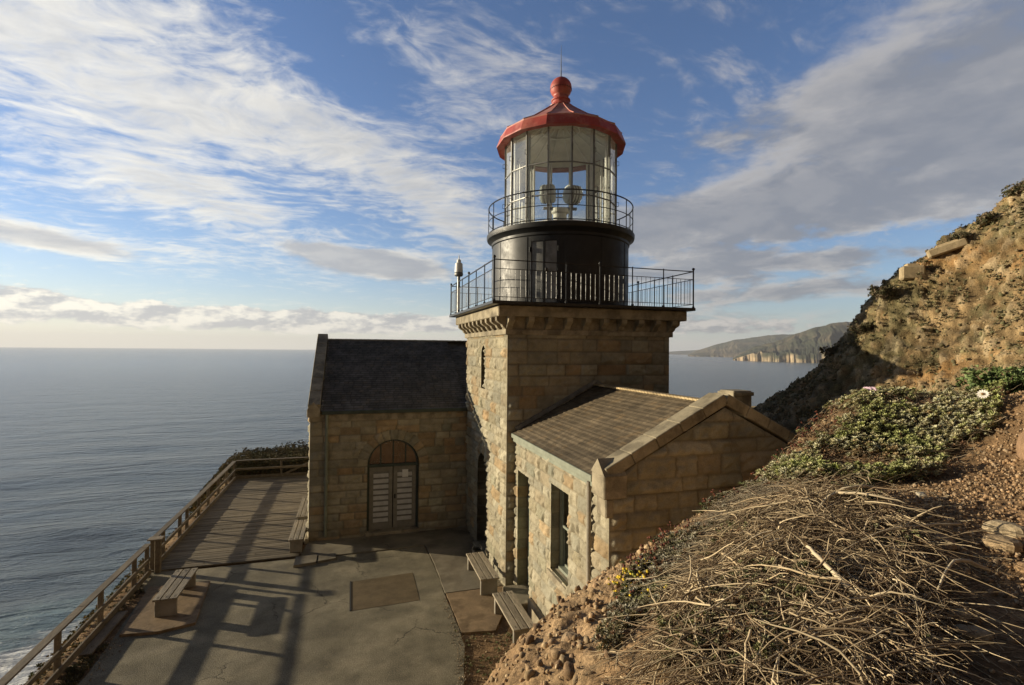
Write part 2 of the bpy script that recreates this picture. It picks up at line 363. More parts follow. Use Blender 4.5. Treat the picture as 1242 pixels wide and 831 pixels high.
# ------------------------------------------------------------------ sea
def sea_material():
    m = bpy.data.materials.new('sea_water'); m.use_nodes = True; g = G(m.node_tree); p = g.n['Principled BSDF']
    P = g.node('ShaderNodeTexCoord').outputs['Object']
    sw = g.mapping(P, rot=(0, 0, R(-22)), scale=(.35, 1, 1))
    h1 = g.noise(sw, .028, 3, .45, .4); h2 = g.noise(sw, .13, 5, .55, .5); h3 = g.noise(g.mapping(P, rot=(0, 0, R(-8)), scale=(.5, 1, 1)), .7, 5, .6, .4)
    h = g.m('ADD', g.m('ADD', g.m('MULTIPLY', h1, 5.5), g.m('MULTIPLY', h2, 3.4)), g.m('MULTIPLY', h3, .8))
    b = g.node('ShaderNodeBump'); b.inputs['Distance'].default_value = 1.; g.put(b.inputs['Strength'], g.ss(g.vm('LENGTH', P), 300, 3500, .85, .22)); g.put(b.inputs['Height'], h)
    x, y, z = g.sep(P)
    # surf: white water that thickens towards the foot of the cliff below the fence
    dist = g.vm('LENGTH', g.vm('SUBTRACT', P, (-78., 150., 0.)))
    near = g.ss(dist, 125, 35); nearer = g.ss(dist, 62, 12)
    fn = g.noise(g.mapping(P, rot=(0, 0, R(-25)), scale=(.45, 1, 1)), .085, 9, .68, 1.2)
    foam = g.m('MULTIPLY', g.ss(g.m('ADD', fn, g.m('MULTIPLY', nearer, .50)), .56, .80), near)
    # surf line under the far headland
    f2 = g.m('MULTIPLY', g.ss(g.vm('LENGTH', g.vm('SUBTRACT', P, (3600., 4300., 0.))), 900, 200), g.ss(g.noise(g.mapping(P, scale=(1, .3, 1)), .02, 4), .56, .66))
    foam = g.m('MAXIMUM', foam, g.m('MULTIPLY', f2, .5))
    aer = g.m('MULTIPLY', near, g.ss(g.noise(P, .03, 5, .6, .5), .4, .62))
    col = g.mix(g.m('MULTIPLY', aer, .8), (.095, .118, .115), (.13, .20, .19))
    col = g.mix(foam, col, (.72, .72, .68))
    g.put(p.inputs['Base Color'], col); g.put(p.inputs['Roughness'], g.m('ADD', .24, g.m('MULTIPLY', foam, .6)))
    p.inputs['IOR'].default_value = 1.36; p.inputs['Specular IOR Level'].default_value = .6; g.l.new(b.outputs[0], p.inputs['Normal'])
    return m
SEA = -82.
nr, na = 360, 300
rr = np.concatenate([[0], np.geomspace(20, 34000, nr-1)]); aa = np.linspace(0, 2*math.pi, na, endpoint=False)
RR, AA = np.meshgrid(rr, aa, indexing='ij'); sv = np.stack([RR*np.cos(AA), RR*np.sin(AA), np.full(RR.shape, SEA)], -1).reshape(-1, 3)
i, j = np.meshgrid(np.arange(nr-1), np.arange(na), indexing='ij')
sf = np.stack([i*na+j, (i+1)*na+j, (i+1)*na+(j+1) % na, i*na+(j+1) % na], -1).reshape(-1, 4)
sw_ = np.stack([sv[:, 0]*.35+sv[:, 1]*.25, sv[:, 1]*.95-sv[:, 0]*.15, sv[:, 0]*0], 1)
rad = np.linalg.norm(sv[:, :2], axis=1)
sv[:, 2] += fbm(sw_*.03, 3, 5)*5.0*np.clip(1.3-rad/900, 0, 1)
tag(mk('water', sv-np.array([0, 0, SEA]), sf, sea_material(), smooth=True, loc=(0, 0, 0)), 'grey blue ocean with long swell and white surf at the foot of the cliff', 'sea', kind='structure').location = (0, 0, SEA)

# ------------------------------------------------------------------ near terrain
CP = [(1.01,3.60,3.76),(1.18,3.75,3.82),(1.53,4.17,3.87),(2.01,4.55,3.91),(2.61,4.77,4.03),(3.29,4.98,4.20),(3.92,5.09,4.41),(4.86,5.22,4.62),(5.74,5.36,5.12),(6.45,5.55,5.46),(7.22,5.73,5.42),(7.99,5.80,5.43),(2.90,1.53,4.82),(2.13,1.88,4.74),(1.57,2.37,4.54),(1.32,2.87,4.28),(1.14,3.24,4.08),(2.74,2.41,4.84),(3.57,2.26,4.86),(4.40,2.32,5.06),(3.89,3.42,5.0),(3.27,4.25,4.5),(2.26,4.05,4.1),(2.42,3.15,4.55),(1.74,3.79,4.02),(5.12,3.24,5.04),(6.45,4.08,5.27),(5.95,4.66,5.19),(5.11,4.72,4.95),(7.27,3.82,5.84),(8.11,4.82,5.55),
      (14.35,7.53,10.04),(14.20,8.10,9.47),(13.51,8.54,8.75),(12.79,8.98,8.07),(12.23,9.37,7.30),(12.23,9.69,6.96),(12.48,10.35,6.74),(12.58,11.07,6.02),(12.78,12.38,5.24),(13.02,13.79,4.53),(13.27,7.58,8.28),(12.86,8.13,7.63),(12.29,8.63,6.99),(11.66,8.94,6.07),(11.10,9.76,5.25),(12.34,7.05,6.80),(13.00,6.83,7.98),(11.52,6.06,6.30),(11.88,7.83,6.20),(10.14,7.13,5.18),(10.20,8.37,4.85),(10.37,9.69,4.38),(11.44,11.66,4.49),(19.99,10.50,9.14),(20.15,11.51,8.62),(18.86,11.92,7.79),(17.56,12.34,6.82),(16.53,12.67,5.85),(16.54,13.73,5.09),(16.45,14.82,4.10),
      (-6,9,-2),(-3,13,-2),(0,12,-1.8),(2.4,12,-1.2),(3.5,14,-1.5),(3.5,18,-1.5),(-3,20,-2),(3,25,-2),(8,25,-1),(-8,4,-1),(-6,0,1.5),(-3,-2,3.8),(0,0,4.6),(.2,1.7,3.95),(-2.5,2.5,1.4),(-2,6,-.9),(.4,5.6,.9),(-.6,4.4,1.5),(2,6.3,1.7),(2.3,8.4,-.1),(1.0,7.6,-.5),(3.7,7.8,.9),(3.9,9.6,-.05),(3.2,6.5,2.6),(5.,6.9,2.3),(6.3,6.9,3.2),(7.3,6.9,3.8),(8.2,6.9,4.3),(6.5,10,1.0),(9.3,9,4.0),(9.3,12,3.4),(9.3,15,2.9),(9.5,18,2.4),
      (20,22,1),(16,22,-1),(12,22,-2),(10,26,-6),(25,30,-6),(24,10,11),(30,15,9),(30,0,15),(14,0,9),(12,-2,9),(6,-2,6.6),(3,-4,6.0),(4,0,5.2),(8,1.5,6.3),(30,45,-30),(10,45,-40),(20,4,11),(12,3,7.4)]
CP = np.array(CP); cx_, cz_ = CP[:, :2], CP[:, 2]
def _k(r2): return np.where(r2 > 0, r2*np.log(np.maximum(r2, 1e-9))*.5, 0)
n_ = len(CP); A = np.zeros((n_+3, n_+3)); d2 = ((cx_[:, None]-cx_[None])**2).sum(-1)
A[:n_, :n_] = _k(d2)+np.eye(n_)*.004; A[:n_, n_] = 1; A[:n_, n_+1:] = cx_; A[n_, :n_] = 1; A[n_+1:, :n_] = cx_.T
W_ = np.linalg.solve(A, np.concatenate([cz_, [0, 0, 0]]))
def hill(x, y):
    o = np.empty(len(x))
    for s in range(0, len(x), 20000):
        xx = np.stack([x[s:s+20000], y[s:s+20000]], 1); dd = ((xx[:, None]-cx_[None])**2).sum(-1)
        o[s:s+20000] = _k(dd)@W_[:n_]+W_[n_]+xx@W_[n_+1:]
    return o
def T(x, y):
    h = hill(x, y)
    h = np.minimum(h, 16+.1*x)
    far = np.maximum(0, np.maximum(x-24, 0)*0)
    e = fbm(np.stack([x*.25, y*.25, x*0], 1), 4, 3)*3.
    b = -.035-1.35*np.maximum(0, -5.75+e*.12-x)
    b = b+np.where(y > 27.4, .35*np.clip((y-27.4)/1.0, 0, 1), 0)
    b = b-1.2*np.maximum(0, y-31.5-e-.35*(x+3))
    h = h-.9*np.maximum(0, y-24-.25*x)-1.2*np.maximum(0, y-45)
    h = h-np.maximum(0, -4-x)*.6
    h = np.where(x < -6, np.minimum(h, 3+(x+6)*1.4), h)      # the cliff side never rises
    k = .05
    z = np.where(h-b > 1, h, np.where(h-b < -1, b, k*np.log(np.exp(np.clip((h-b)/k, -20, 20))+1)+b))
    return np.maximum(z, -110)
xs = np.concatenate([-6-np.geomspace(.4, 140, 40)[::-1], np.arange(-6, -1, .25), np.arange(-1, 8.6, .034), np.arange(8.6, 15.5, .05), np.arange(15.5, 20, .12), 20+np.geomspace(.1, 110, 60)])
ys = np.concatenate([-1-np.geomspace(.3, 60, 30)[::-1], np.arange(-1, 7.5, .034), np.arange(7.5, 13, .05), np.arange(13, 19, .10), np.arange(19, 24, .25), 24+np.geomspace(.3, 150, 50)])
XX, YY = np.meshgrid(xs, ys, indexing='ij'); x, y = XX.ravel(), YY.ravel(); z = T(x, y); ZZ = z.reshape(XX.shape)
gx = np.gradient(ZZ, xs, axis=0).ravel(); gy = np.gradient(ZZ, ys, axis=1).ravel()
nn = np.stack([-gx, -gy, np.ones_like(gx)], 1); nn /= np.linalg.norm(nn, axis=1)[:, None]
TV = np.stack([x, y, z], 1)
slope = 1-nn[:, 2]
hz = np.clip((z+.02)/.5, 0, 1)                         # nothing rough on the flat station ground
back = np.clip((x-8.3)/1.5, 0, 1)*np.clip((z-2)/1, 0, 1)*np.clip((y-6.0+.0*x)/1.2, 0, 1)
back = np.maximum(back, np.clip((x-9.5)/2, 0, 1)*np.clip((y-4)/1.5, 0, 1))
f1, f2, cid = worley(TV*np.array([1.5, 1.5, 1.9])+fbm(TV*1.2, 3, 8)[:, None]*1.3, 11)
g1, g2, gid = worley(TV*5.+fbm(TV*3, 2, 18)[:, None]*1.3, 21)
k1, k2, kid = worley(TV*np.array([13., 13, 13])+fbm(TV*9, 2, 19)[:, None]*1.2, 31)
rub = np.clip(1-np.abs((x-1.5)*.80-(y-4.0)*.55-.25)/.95, 0, 1)*np.clip((5.9-y)/.8, 0, 1)*hz      # loose broken bank on the left of the mound
rub = np.maximum(rub, np.clip((y-5.0)/.5, 0, 1)*np.clip((9-y)/1, 0, 1)*hz*(x < 8.3))
h1, h2, hid = worley(TV*np.array([3.2, 3.2, 4.2])+fbm(TV*2.2, 3, 28)[:, None]*1.5, 51)
crag = 1-np.abs(fbm(TV*np.array([1.3, 1.3, .9]), 5, 64, .6))*5
disp = back*(.08*(.55-f1)+.13*fbm(TV*.8, 6, 4, .6)-.05+.12*(.5-h1)+.07*(hid-.5)+.09*(.5-g1)+.05*(.5-k1)+.05*(gid-.5)+.09*crag)
disp += (1-back)*hz*(.07*fbm(TV*1.6, 4, 6)+(.03+.05*rub)*(.5-g1)+(.012+.045*rub)*(.5-k1)+rub*.03*(gid-.5)+.012*(kid-.5)*rub+rub*.09*fbm(TV*7, 4, 66, .6))
disp += (1-hz)*.012*fbm(TV*5, 4, 9)
disp = disp*np.where((z < -.5), 6.*np.clip(-z/8, .2, 1), 1)
inwing = (x > 4.0) & (x < 9.0) & (y > 7.55) & (y < 13.2)
disp = np.where(inwing, np.minimum(disp, 0), disp)
TV = TV+nn*disp[:, None]
# colours: real soil, rock and lichen colours
def lerp(a, b, t): return a+(np.array(b)-a)*t[:, None]
cn = fbm(TV*.8, 5, 41); cn2 = fbm(TV*2.3, 4, 42); cn3 = fbm(np.stack([x*1.1+z*.4, y*.8, z*.35], 1), 5, 45)
col = np.tile(np.array([.215, .135, .070]), (len(TV), 1))
col = lerp(col, (.33, .225, .125), np.clip(rub*1.2, 0, 1)*np.clip(.5+cn2*3, .2, 1))
rockc = np.tile(np.array([.25, .175, .090]), (len(TV), 1))
rockc = lerp(rockc, (.155, .135, .068), np.clip(.32+cn*3+cn2*3+fbm(TV*6, 3, 43)*5, 0, 1)*.85)
rockc = lerp(rockc, (.34, .20, .085), np.clip(cn3*7-.55, 0, 1)*.9)
rockc = lerp(rockc, (.25, .205, .135), np.clip((gid-.66)*6, 0, 1)*.5); rockc = rockc*.88; rockc = rockc*(.75+.5*hid[:, None])*(1+1.1*fbm(TV*11, 3, 44)[:, None])
col = lerp(col, rockc, back) if False else col*(1-back[:, None])+rockc*back[:, None]
col = col*(.72+.5*gid[:, None])*(.85+.3*kid[:, None])
green = np.clip(((x < -5.6) | (y > 27.2))*(.5+cn2*3), 0, 1)*np.clip(1-slope*.5, 0, 1)
col = lerp(col, (.10, .095, .035), green*.8)
nx_, ny_ = XX.shape
i, j = np.meshgrid(np.arange(nx_-1), np.arange(ny_-1), indexing='ij')
TF = np.stack([i*ny_+j, (i+1)*ny_+j, (i+1)*ny_+j+1, i*ny_+j+1], -1).reshape(-1, 4)
tag(mk('ground', TV, TF, SOIL, col=col), 'brown rocky hillside rising on the right behind the station and falling to the sea', 'hillside', kind='structure')
TN = nn
def near_pts(mask, n, area=None):
    idx = np.nonzero(mask)[0]
    return idx[rng.integers(0, len(idx), n)]
cellx = np.repeat(np.gradient(xs), len(ys)); celly = np.tile(np.gradient(ys), len(xs))
def SP(idx):
    """points on the ground scattered inside the cells round the given vertices"""
    a = rng.uniform(-.6, .6, len(idx))*cellx[idx]; b = rng.uniform(-.6, .6, len(idx))*celly[idx]
    ok = 1/(1+.15*(gx[idx]**2+gy[idx]**2)); a = a*ok; b = b*ok
    return TV[idx]+np.stack([a, b, a*gx[idx]+b*gy[idx]], 1)
def inpoly(x, y, poly):
    r = np.zeros(len(x), bool); m = len(poly)
    for a in range(m):
        x1, y1 = poly[a]; x2, y2 = poly[(a+1) % m]
        c = ((y1 > y) != (y2 > y)) & (x < (x2-x1)*(y-y1)/(y2-y1+1e-12)+x1); r ^= c
    return r

# ------------------------------------------------------------------ distant coast
HILLM = material('coast_scrub', (1, 1, 1), .95, var=.2, vs=.004, bump=0, spec=.05)
def headland(name, label, pts, depth, cliff, seed, back_drop=1.):
    """pts: (azimuth deg, coast distance, ridge height above the sea)"""
    pts = np.array(pts); s = np.linspace(0, 1, 420); t = np.concatenate([np.linspace(0, .12, 14), np.linspace(.13, 1, 70), np.linspace(1.05, 1.6, 12)])
    q = np.linspace(0, 1, len(pts)); A_ = np.interp(s, q, pts[:, 0]); D_ = np.interp(s, q, pts[:, 1]); H_ = np.interp(s, q, pts[:, 2])
    S, Tt = np.meshgrid(s, t, indexing='ij'); a = np.radians(np.interp(S, s, A_)); d = np.interp(S, s, D_); h = np.interp(S, s, H_)
    jag = np.clip(1-Tt*1.6, .12, 1)*1.6*fbm(np.stack([S.ravel()*34, S.ravel()*0, S.ravel()*0], 1), 7, seed, .62).reshape(S.shape)
    dd = d*(1+.03*jag)+Tt*depth
    X_, Y_ = dd*np.sin(a), dd*np.cos(a)
    nz = fbm(np.stack([X_.ravel()/900, Y_.ravel()/900, X_.ravel()*0], 1), 6, seed+3, .55).reshape(S.shape)
    rav = 1-np.abs(fbm(np.stack([S.ravel()*22+nz.ravel()*3, Tt.ravel()*1.6, S.ravel()*0], 1), 4, seed+7).reshape(S.shape))*4
    cl = cliff*(1+.9*jag)*np.clip(Tt/.05, 0, 1)
    cl = np.minimum(cl, h*.55)
    zz = cl+(h-cl)*np.clip((Tt-.05)/.95, 0, 1)**1.05-np.clip(Tt-1, 0, 1)*h*back_drop*1.2
    zz = zz+(nz*.30+(.0-rav)*.06)*h*np.clip(Tt*3, 0, 1)*np.clip((1.15-Tt)*3, .35, 1)
    zz = np.where(Tt < .01, -12, zz)
    V = np.stack([X_, Y_, SEA+zz], -1).reshape(-1, 3); n2 = len(t)
    ii, jj = np.meshgrid(np.arange(len(s)-1), np.arange(n2-1), indexing='ij')
    Fc = np.stack([ii*n2+jj, (ii+1)*n2+jj, (ii+1)*n2+jj+1, ii*n2+jj+1], -1).reshape(-1, 4)
    c = np.tile(np.array([.050, .055, .035]), (len(V), 1)); k = fbm(V/np.array([420, 420, 200]), 5, seed+5)
    c = lerp(c, (.125, .10, .065), np.clip(.3+k*4, 0, 1)); tt = Tt.ravel()
    c = lerp(c, (.50, .38, .24), np.clip(1.2-tt/.07+k*5, 0, 1)*np.clip(cliff/60, 0, 1)*np.clip(.75+fbm(V/60, 3, 3)*1.5, 0, 1))
    tag(mk(name, V, Fc, HILLM, col=c), label, 'hills', kind='structure')
headland('hills', 'nearer headland with pale sunlit sea cliffs', [(40.6, 5900, 12), (41.3, 5750, 70), (42.6, 5600, 155), (44.4, 5400, 215), (45.9, 5280, 300), (47.9, 5150, 375), (49.3, 5100, 415), (51, 5080, 430), (55, 5000, 450), (62, 4800, 480), (75, 4400, 500)], 1500, 85, 60)
headland('hills', 'long blue ridge behind the nearer headland', [(36.2, 9900, 12), (37.0, 9700, 105), (39.1, 9500, 255), (41., 9300, 355), (43.8, 9200, 425), (46, 9000, 440), (52, 8800, 480), (62, 8600, 480)], 2200, 20, 80)
headland('hills', 'low far point on the horizon', [(33.2, 15500, 60), (34.6, 15500, 95), (36.5, 15500, 130), (40, 15500, 240), (46, 15500, 260)], 2000, 10, 90)
# haze
m = bpy.data.materials.new('sea_haze'); m.use_nodes = True; gg = G(m.node_tree); gg.n.clear()
pv = gg.node('ShaderNodeVolumePrincipled'); gg.put(pv.inputs['Color'], (.86, .90, 1.)); pv.inputs['Density'].default_value = 3.6e-5; pv.inputs['Anisotropy'].default_value = .1
oo = gg.node('ShaderNodeOutputMaterial'); gg.l.new(pv.outputs[0], oo.inputs['Volume'])
hb = MB().box(-34600, 34600, -34600, 34600, -113, 660).build('haze', m); tag(hb, 'thin sea air that fades the far coast', 'haze', kind='stuff')

# ------------------------------------------------------------------ paving
def jag_poly(pts, step=.15, amp=.02, seed=0):
    out = []
    for a in range(len(pts)):
        p, q = np.array(pts[a], float), np.array(pts[(a+1) % len(pts)], float); L = np.linalg.norm(q-p); n = max(1, int(L/step)); d = (q-p)/L; nrm = np.array([-d[1], d[0]])
        for k in range(n):
            w = p+(q-p)*k/n; o = fbm(np.array([[w[0]*2.1, w[1]*2.1, seed]]), 3, seed)[0]*amp*2.5 if 0 < k else 0
            out.append(tuple(w+nrm*o))
    return out
def sheet(name, poly, z, mat, label, cat, thick=.03, amp=.02, seed=0, kind='structure'):
    b = MB().prism(jag_poly(poly, .12, amp, seed), z-thick, z); o = b.build(name, mat); tag(o, label, cat, kind=kind); return o
ASPH = [(-5.0, 4.5), (1.2, 4.5), (1.9, 8), (2.05, 9.5), (2.36, 10.8), (2.35, 12), (2.33, 15.1), (2.27, 16.58), (1.02, 16.52), (-.32, 16.5), (-1.4, 16.62), (-4.2, 16.62), (-5.3, 16.8), (-5.3, 15.8), (-5.0, 15.4), (-4.8, 12.4)]
sheet('pavement', ASPH, 0.0, ASPHALT, 'grey asphalt yard beside the lighthouse', 'pavement', .05, .035, 1)
sheet('pavement', [(.04, 14.56), (1.69, 14.68), (1.68, 13.03), (.04, 12.96)], .005, PATCH, 'darker rectangular patch set in the asphalt yard', 'pavement', .02, .008, 2)
MB().box(.005, .045, 12.95, 14.58, -.01, .012).build('pavement_joint', DARKIN)['kind'] = 'structure'
sheet('path', [(2.36, 13.2), (3.95, 13.2), (3.95, 17.95), (-1.3, 17.95), (-1.45, 16.66), (-.32, 16.54), (1.02, 16.56), (2.30, 16.61), (2.37, 15.1)], .022, CONCRETE, 'pale concrete path along the foot of the walls', 'path', .06, .008, 3)
sheet('path', [(2.40, 11.27), (3.14, 11.15), (3.55, 11.9), (3.95, 12.2), (3.95, 13.18), (2.38, 13.18)], .012, BROWNSLAB, 'rust stained concrete slab under the benches', 'path', .06, .015, 4)
PADL = [(-4.97, 15.56), (-3.56, 15.55), (-3.33, 13.29), (-4.0, 13.1), (-4.75, 13.19)]
sheet('path', PADL, .06, BROWNSLAB, 'raised tan concrete pad under the bench by the fence', 'path', .09, .012, 5)
for (a, b, c, d, h) in ((-1.55, -.95, 15.95, 16.6, .07), (-.90, -.40, 16.1, 16.58, .06)):
    sheet('path', [(a, c), (b, c+.1), (b, d), (a, d)], h, CONCRETE, 'small tan concrete step at the corner of the wall', 'path', .1, .01, 7)
# boardwalk
b = MB()
yy = 16.72; k = 0
while yy < 27.28:
    t_ = .62+.6*random.random(); tt = np.array([1, .97, .9])*t_
    xr = -1.45 if yy < 22 else -1.45
    ji = random.uniform(-.03, .03)
    zt = .04+random.uniform(-.006, .006)
    if random.random() < .5:
        xm = random.uniform(-4.2, -2.5)
        b.box(-5.33, xm-.004, yy, yy+.135, -.01, zt, tt, .006); b.box(xm+.004, xr+ji, yy, yy+.135, -.01, zt+random.uniform(-.004, .004), tt*random.uniform(.8, 1.2), .006)
    else: b.box(-5.33, xr+ji, yy, yy+.135, -.01, zt, tt, .006)
    yy += .145
o = b.build('boardwalk', DECKWOOD); tag(o, 'weathered plank deck between the fence and the stone building', 'boardwalk', kind='structure')

# ------------------------------------------------------------------ stone walls
PAL = np.array([(.335, .283, .19), (.315, .267, .183), (.355, .30, .205), (.30, .262, .188), (.325, .262, .172), (.37, .318, .222), (.31, .263, .18), (.285, .252, .182)])*np.array([.94, .985, 1.02])
def od(kind, q, u, v):
    """distance outside an opening (negative inside)"""
    if kind == 'rect':
        u0, u1, v0, v1 = q; return np.maximum(np.maximum(u0-u, u-u1), np.maximum(v0-v, v-v1))
    uc, hw, v0, vs = q
    r = np.maximum(np.maximum(uc-hw-u, u-uc-hw), np.maximum(v0-v, v-vs)); c = np.hypot(u-uc, v-vs)-hw
    return np.minimum(r, c)
def wall(name, parent, O, U, N, w, h, openings=(), top=None, res=.035, seed=1, rel=.045, reveal=.32, course=(.24, .36), lens=(.35, .95), orange=.12, edge=(1, 1), plain_top=0.):
    O, U, N = [np.array(q, float) for q in (O, U, N)]; Vv = np.array([0, 0, 1.])
    nu, nv = int(w/res)+1, int(h/res)+1; u = np.linspace(0, w, nu+1); v = np.linspace(0, h, nv+1)
    Ug, Vg = np.meshgrid(u, v, indexing='ij')
    def sdf(a, b):
        s_ = np.full(a.shape, 9.)
        for kd, q in openings: s_ = np.minimum(s_, od(kd, q, a, b))
        if top is not None: s_ = np.minimum(s_, (top(a)-b)*.88)
        return s_
    uc = (Ug[:-1, :-1]+Ug[1:, 1:])/2; vc = (Vg[:-1, :-1]+Vg[1:, 1:])/2
    keep = sdf(uc, vc) > 0
    K = np.zeros((nu+3, nv+3), bool); K[1:-1, 1:-1][:keep.shape[0], :keep.shape[1]] = keep
    Kp = np.zeros((nu+2, nv+2), bool); Kp[1:nu+1, 1:nv+1] = keep
    cnt = Kp[:-1, :-1].astype(int)+Kp[1:, :-1]+Kp[:-1, 1:]+Kp[1:, 1:]
    inner = np.ones((nu+1, nv+1), bool); inner[0] = inner[-1] = False; inner[:, 0] = inner[:, -1] = False
    bnd = (cnt > 0) & (cnt < 4) & inner
    # border vertices also next to removed cells
    lim = np.zeros_like(bnd); lim[0, :] = lim[-1, :] = True; lim[:, 0] = lim[:, -1] = True
    bnd2 = bnd | (lim & (cnt > 0) & (cnt < 2))
    e = 1e-3; s0 = sdf(Ug, Vg); gu = (sdf(Ug+e, Vg)-sdf(Ug-e, Vg))/(2*e); gv = (sdf(Ug, Vg+e)-sdf(Ug, Vg-e))/(2*e)
    Un = np.where(bnd, Ug-s0*gu, Ug); Vn = np.where(bnd2, Vg-s0*gv, Vg)
    Un = np.clip(Un, 0, w); Vn = np.clip(Vn, 0, h)
    a, b_ = Un.ravel(), Vn.ravel()
    rs = np.random.default_rng(seed)
    ce = [0]
    while ce[-1] < h: ce.append(ce[-1]+rs.uniform(*course))
    ce = np.array(ce); ci = np.clip(np.searchsorted(ce, b_, side='right')-1, 0, len(ce)-2)
    dj = np.minimum(b_-ce[ci], ce[ci+1]-b_); bid = np.zeros(len(a)); 
    for c in range(len(ce)-1):
        je = [0, rs.uniform(.25, .6)]
        while je[-1] < w: je.append(je[-1]+rs.uniform(*lens))
        je = np.array(je); mk_ = ci == c
        k = np.clip(np.searchsorted(je, a[mk_], side='right')-1, 0, len(je)-2)
        dj[mk_] = np.minimum(dj[mk_], np.minimum(a[mk_]-je[k], je[k+1]-a[mk_])); bid[mk_] = c*97+k
    for n_o, (kd, q) in enumerate(openings):             # voussoirs round the arches, dressed margin round the rest
        if kd == 'arch':
            uc_, hw, v0, vs = q; rr_ = np.hypot(a-uc_, b_-vs); ang = np.arctan2(b_-vs, a-uc_)
            ringd = .34 if hw > .5 else .2; nb = 13 if hw > .5 else 7
            m_ = (b_ > vs) & (rr_ < hw+ringd) & (rr_ > hw-.06)
            fa = ang/math.pi*nb; kk = np.floor(fa); ed = np.minimum(fa-kk, 1-(fa-kk))*math.pi/nb*rr_
            dj = np.where(m_, np.minimum(ed, hw+ringd-rr_), dj); bid = np.where(m_, 9000+kk+n_o*50, bid)
    if plain_top:
        m_ = b_ > h-plain_top; dj = np.where(m_, np.minimum(.1, b_-(h-plain_top)), dj)
    hsh = _hash(bid, bid*0+seed, bid*0, 3); hs2 = _hash(bid, bid*0+seed, bid*0+5, 3)
    P3 = np.stack([a, b_, bid*3.7], 1)
    pil = np.clip(dj/.05, 0, 1)**.6
    rough = fbm(P3*np.array([5.5, 8, 1]), 5, seed+1, .6)
    d = pil*(.012+rel*(.25+hsh*.75)*(.7+rough*3.4)) - (1-np.clip(dj/.022, 0, 1))*.026
    w1, w2, wi = worley(np.stack([a*6, b_*9, bid*1.3], 1), seed+2)
    d += pil*rel*.75*(.5-w1)
    if plain_top: d = np.where(b_ > h-plain_top, .004+.004*rough, d)
    em = np.ones_like(a)
    if edge[0]: em = np.minimum(em, np.clip((a-.015)/.09, 0, 1))
    if edge[1]: em = np.minimum(em, np.clip((w-a-.015)/.09, 0, 1))
    sc = s0.ravel()
    em = np.minimum(em, np.clip(np.minimum(sc, 9)/.05, 0, 1)*.75+.25); em = np.where(bnd2.ravel(), 0.1, em)
    d = d*em
    pos = O+a[:, None]*U+b_[:, None]*Vv+d[:, None]*N
    pi_ = (hs2*len(PAL)).astype(int) % len(PAL); c0 = PAL[pi_]*(.85+.28*hsh[:, None])
    orr = _hash(bid, bid*0+seed, bid*0+8, 3)
    c0 = np.where((orr < orange)[:, None], c0*np.array([1.02, .85, .70]), c0)
    c0 = np.where((orr > .88)[:, None], c0*np.array([.90, .93, .92]), c0)
    st = fbm(np.stack([a*.6, b_*.8, a*0+seed], 1), 5, seed+6)
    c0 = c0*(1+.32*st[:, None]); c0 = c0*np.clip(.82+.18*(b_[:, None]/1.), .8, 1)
    jm = np.clip(1.3-dj/.016, 0, 1)[:, None]; c0 = c0*(1-jm)+np.array([.20, .175, .125])*jm
    ii, jj = np.nonzero(keep); st_ = nv+1
    F = np.stack([ii*st_+jj, (ii+1)*st_+jj, (ii+1)*st_+jj+1, ii*st_+jj+1], -1)
    if np.dot(np.cross(U, Vv), N) < 0: F = F[:, ::-1]
    # reveals
    base = len(pos); newp = [pos]; newc = [c0]; nf = []
    if openings and reveal:
        om = np.zeros((nu+2, nv+2), bool)
        so = np.full(uc.shape, 9.)
        for kd, q in openings: so = np.minimum(so, od(kd, q, uc, vc))
        om[1:nu+1, 1:nv+1] = so < 0
        ed = []
        for i2, j2 in zip(*np.nonzero(keep)):
            I, J = i2+1, j2+1
            if om[I+1, J]: ed.append(((i2+1)*st_+j2, (i2+1)*st_+j2+1))
            if om[I-1, J]: ed.append((i2*st_+j2+1, i2*st_+j2))
            if om[I, J+1]: ed.append(((i2+1)*st_+j2+1, i2*st_+j2+1))
            if om[I, J-1]: ed.append((i2*st_+j2, (i2+1)*st_+j2))
        if ed:
            ed = np.array(ed); idx = np.unique(ed); mp = {k: base+n for n, k in enumerate(idx)}
            newp.append(pos[idx]-N*reveal); newc.append(c0[idx]*.95)
            fl = np.dot(np.cross(U, Vv), N) < 0
            r = np.array([[p, mp[p], mp[q], q] for p, q in ed]); nf.append(r if fl else r[:, ::-1])
    F = np.concatenate([F]+nf) if nf else F
    return mk(name, np.concatenate(newp), F, STONE, parent, np.concatenate(newc))

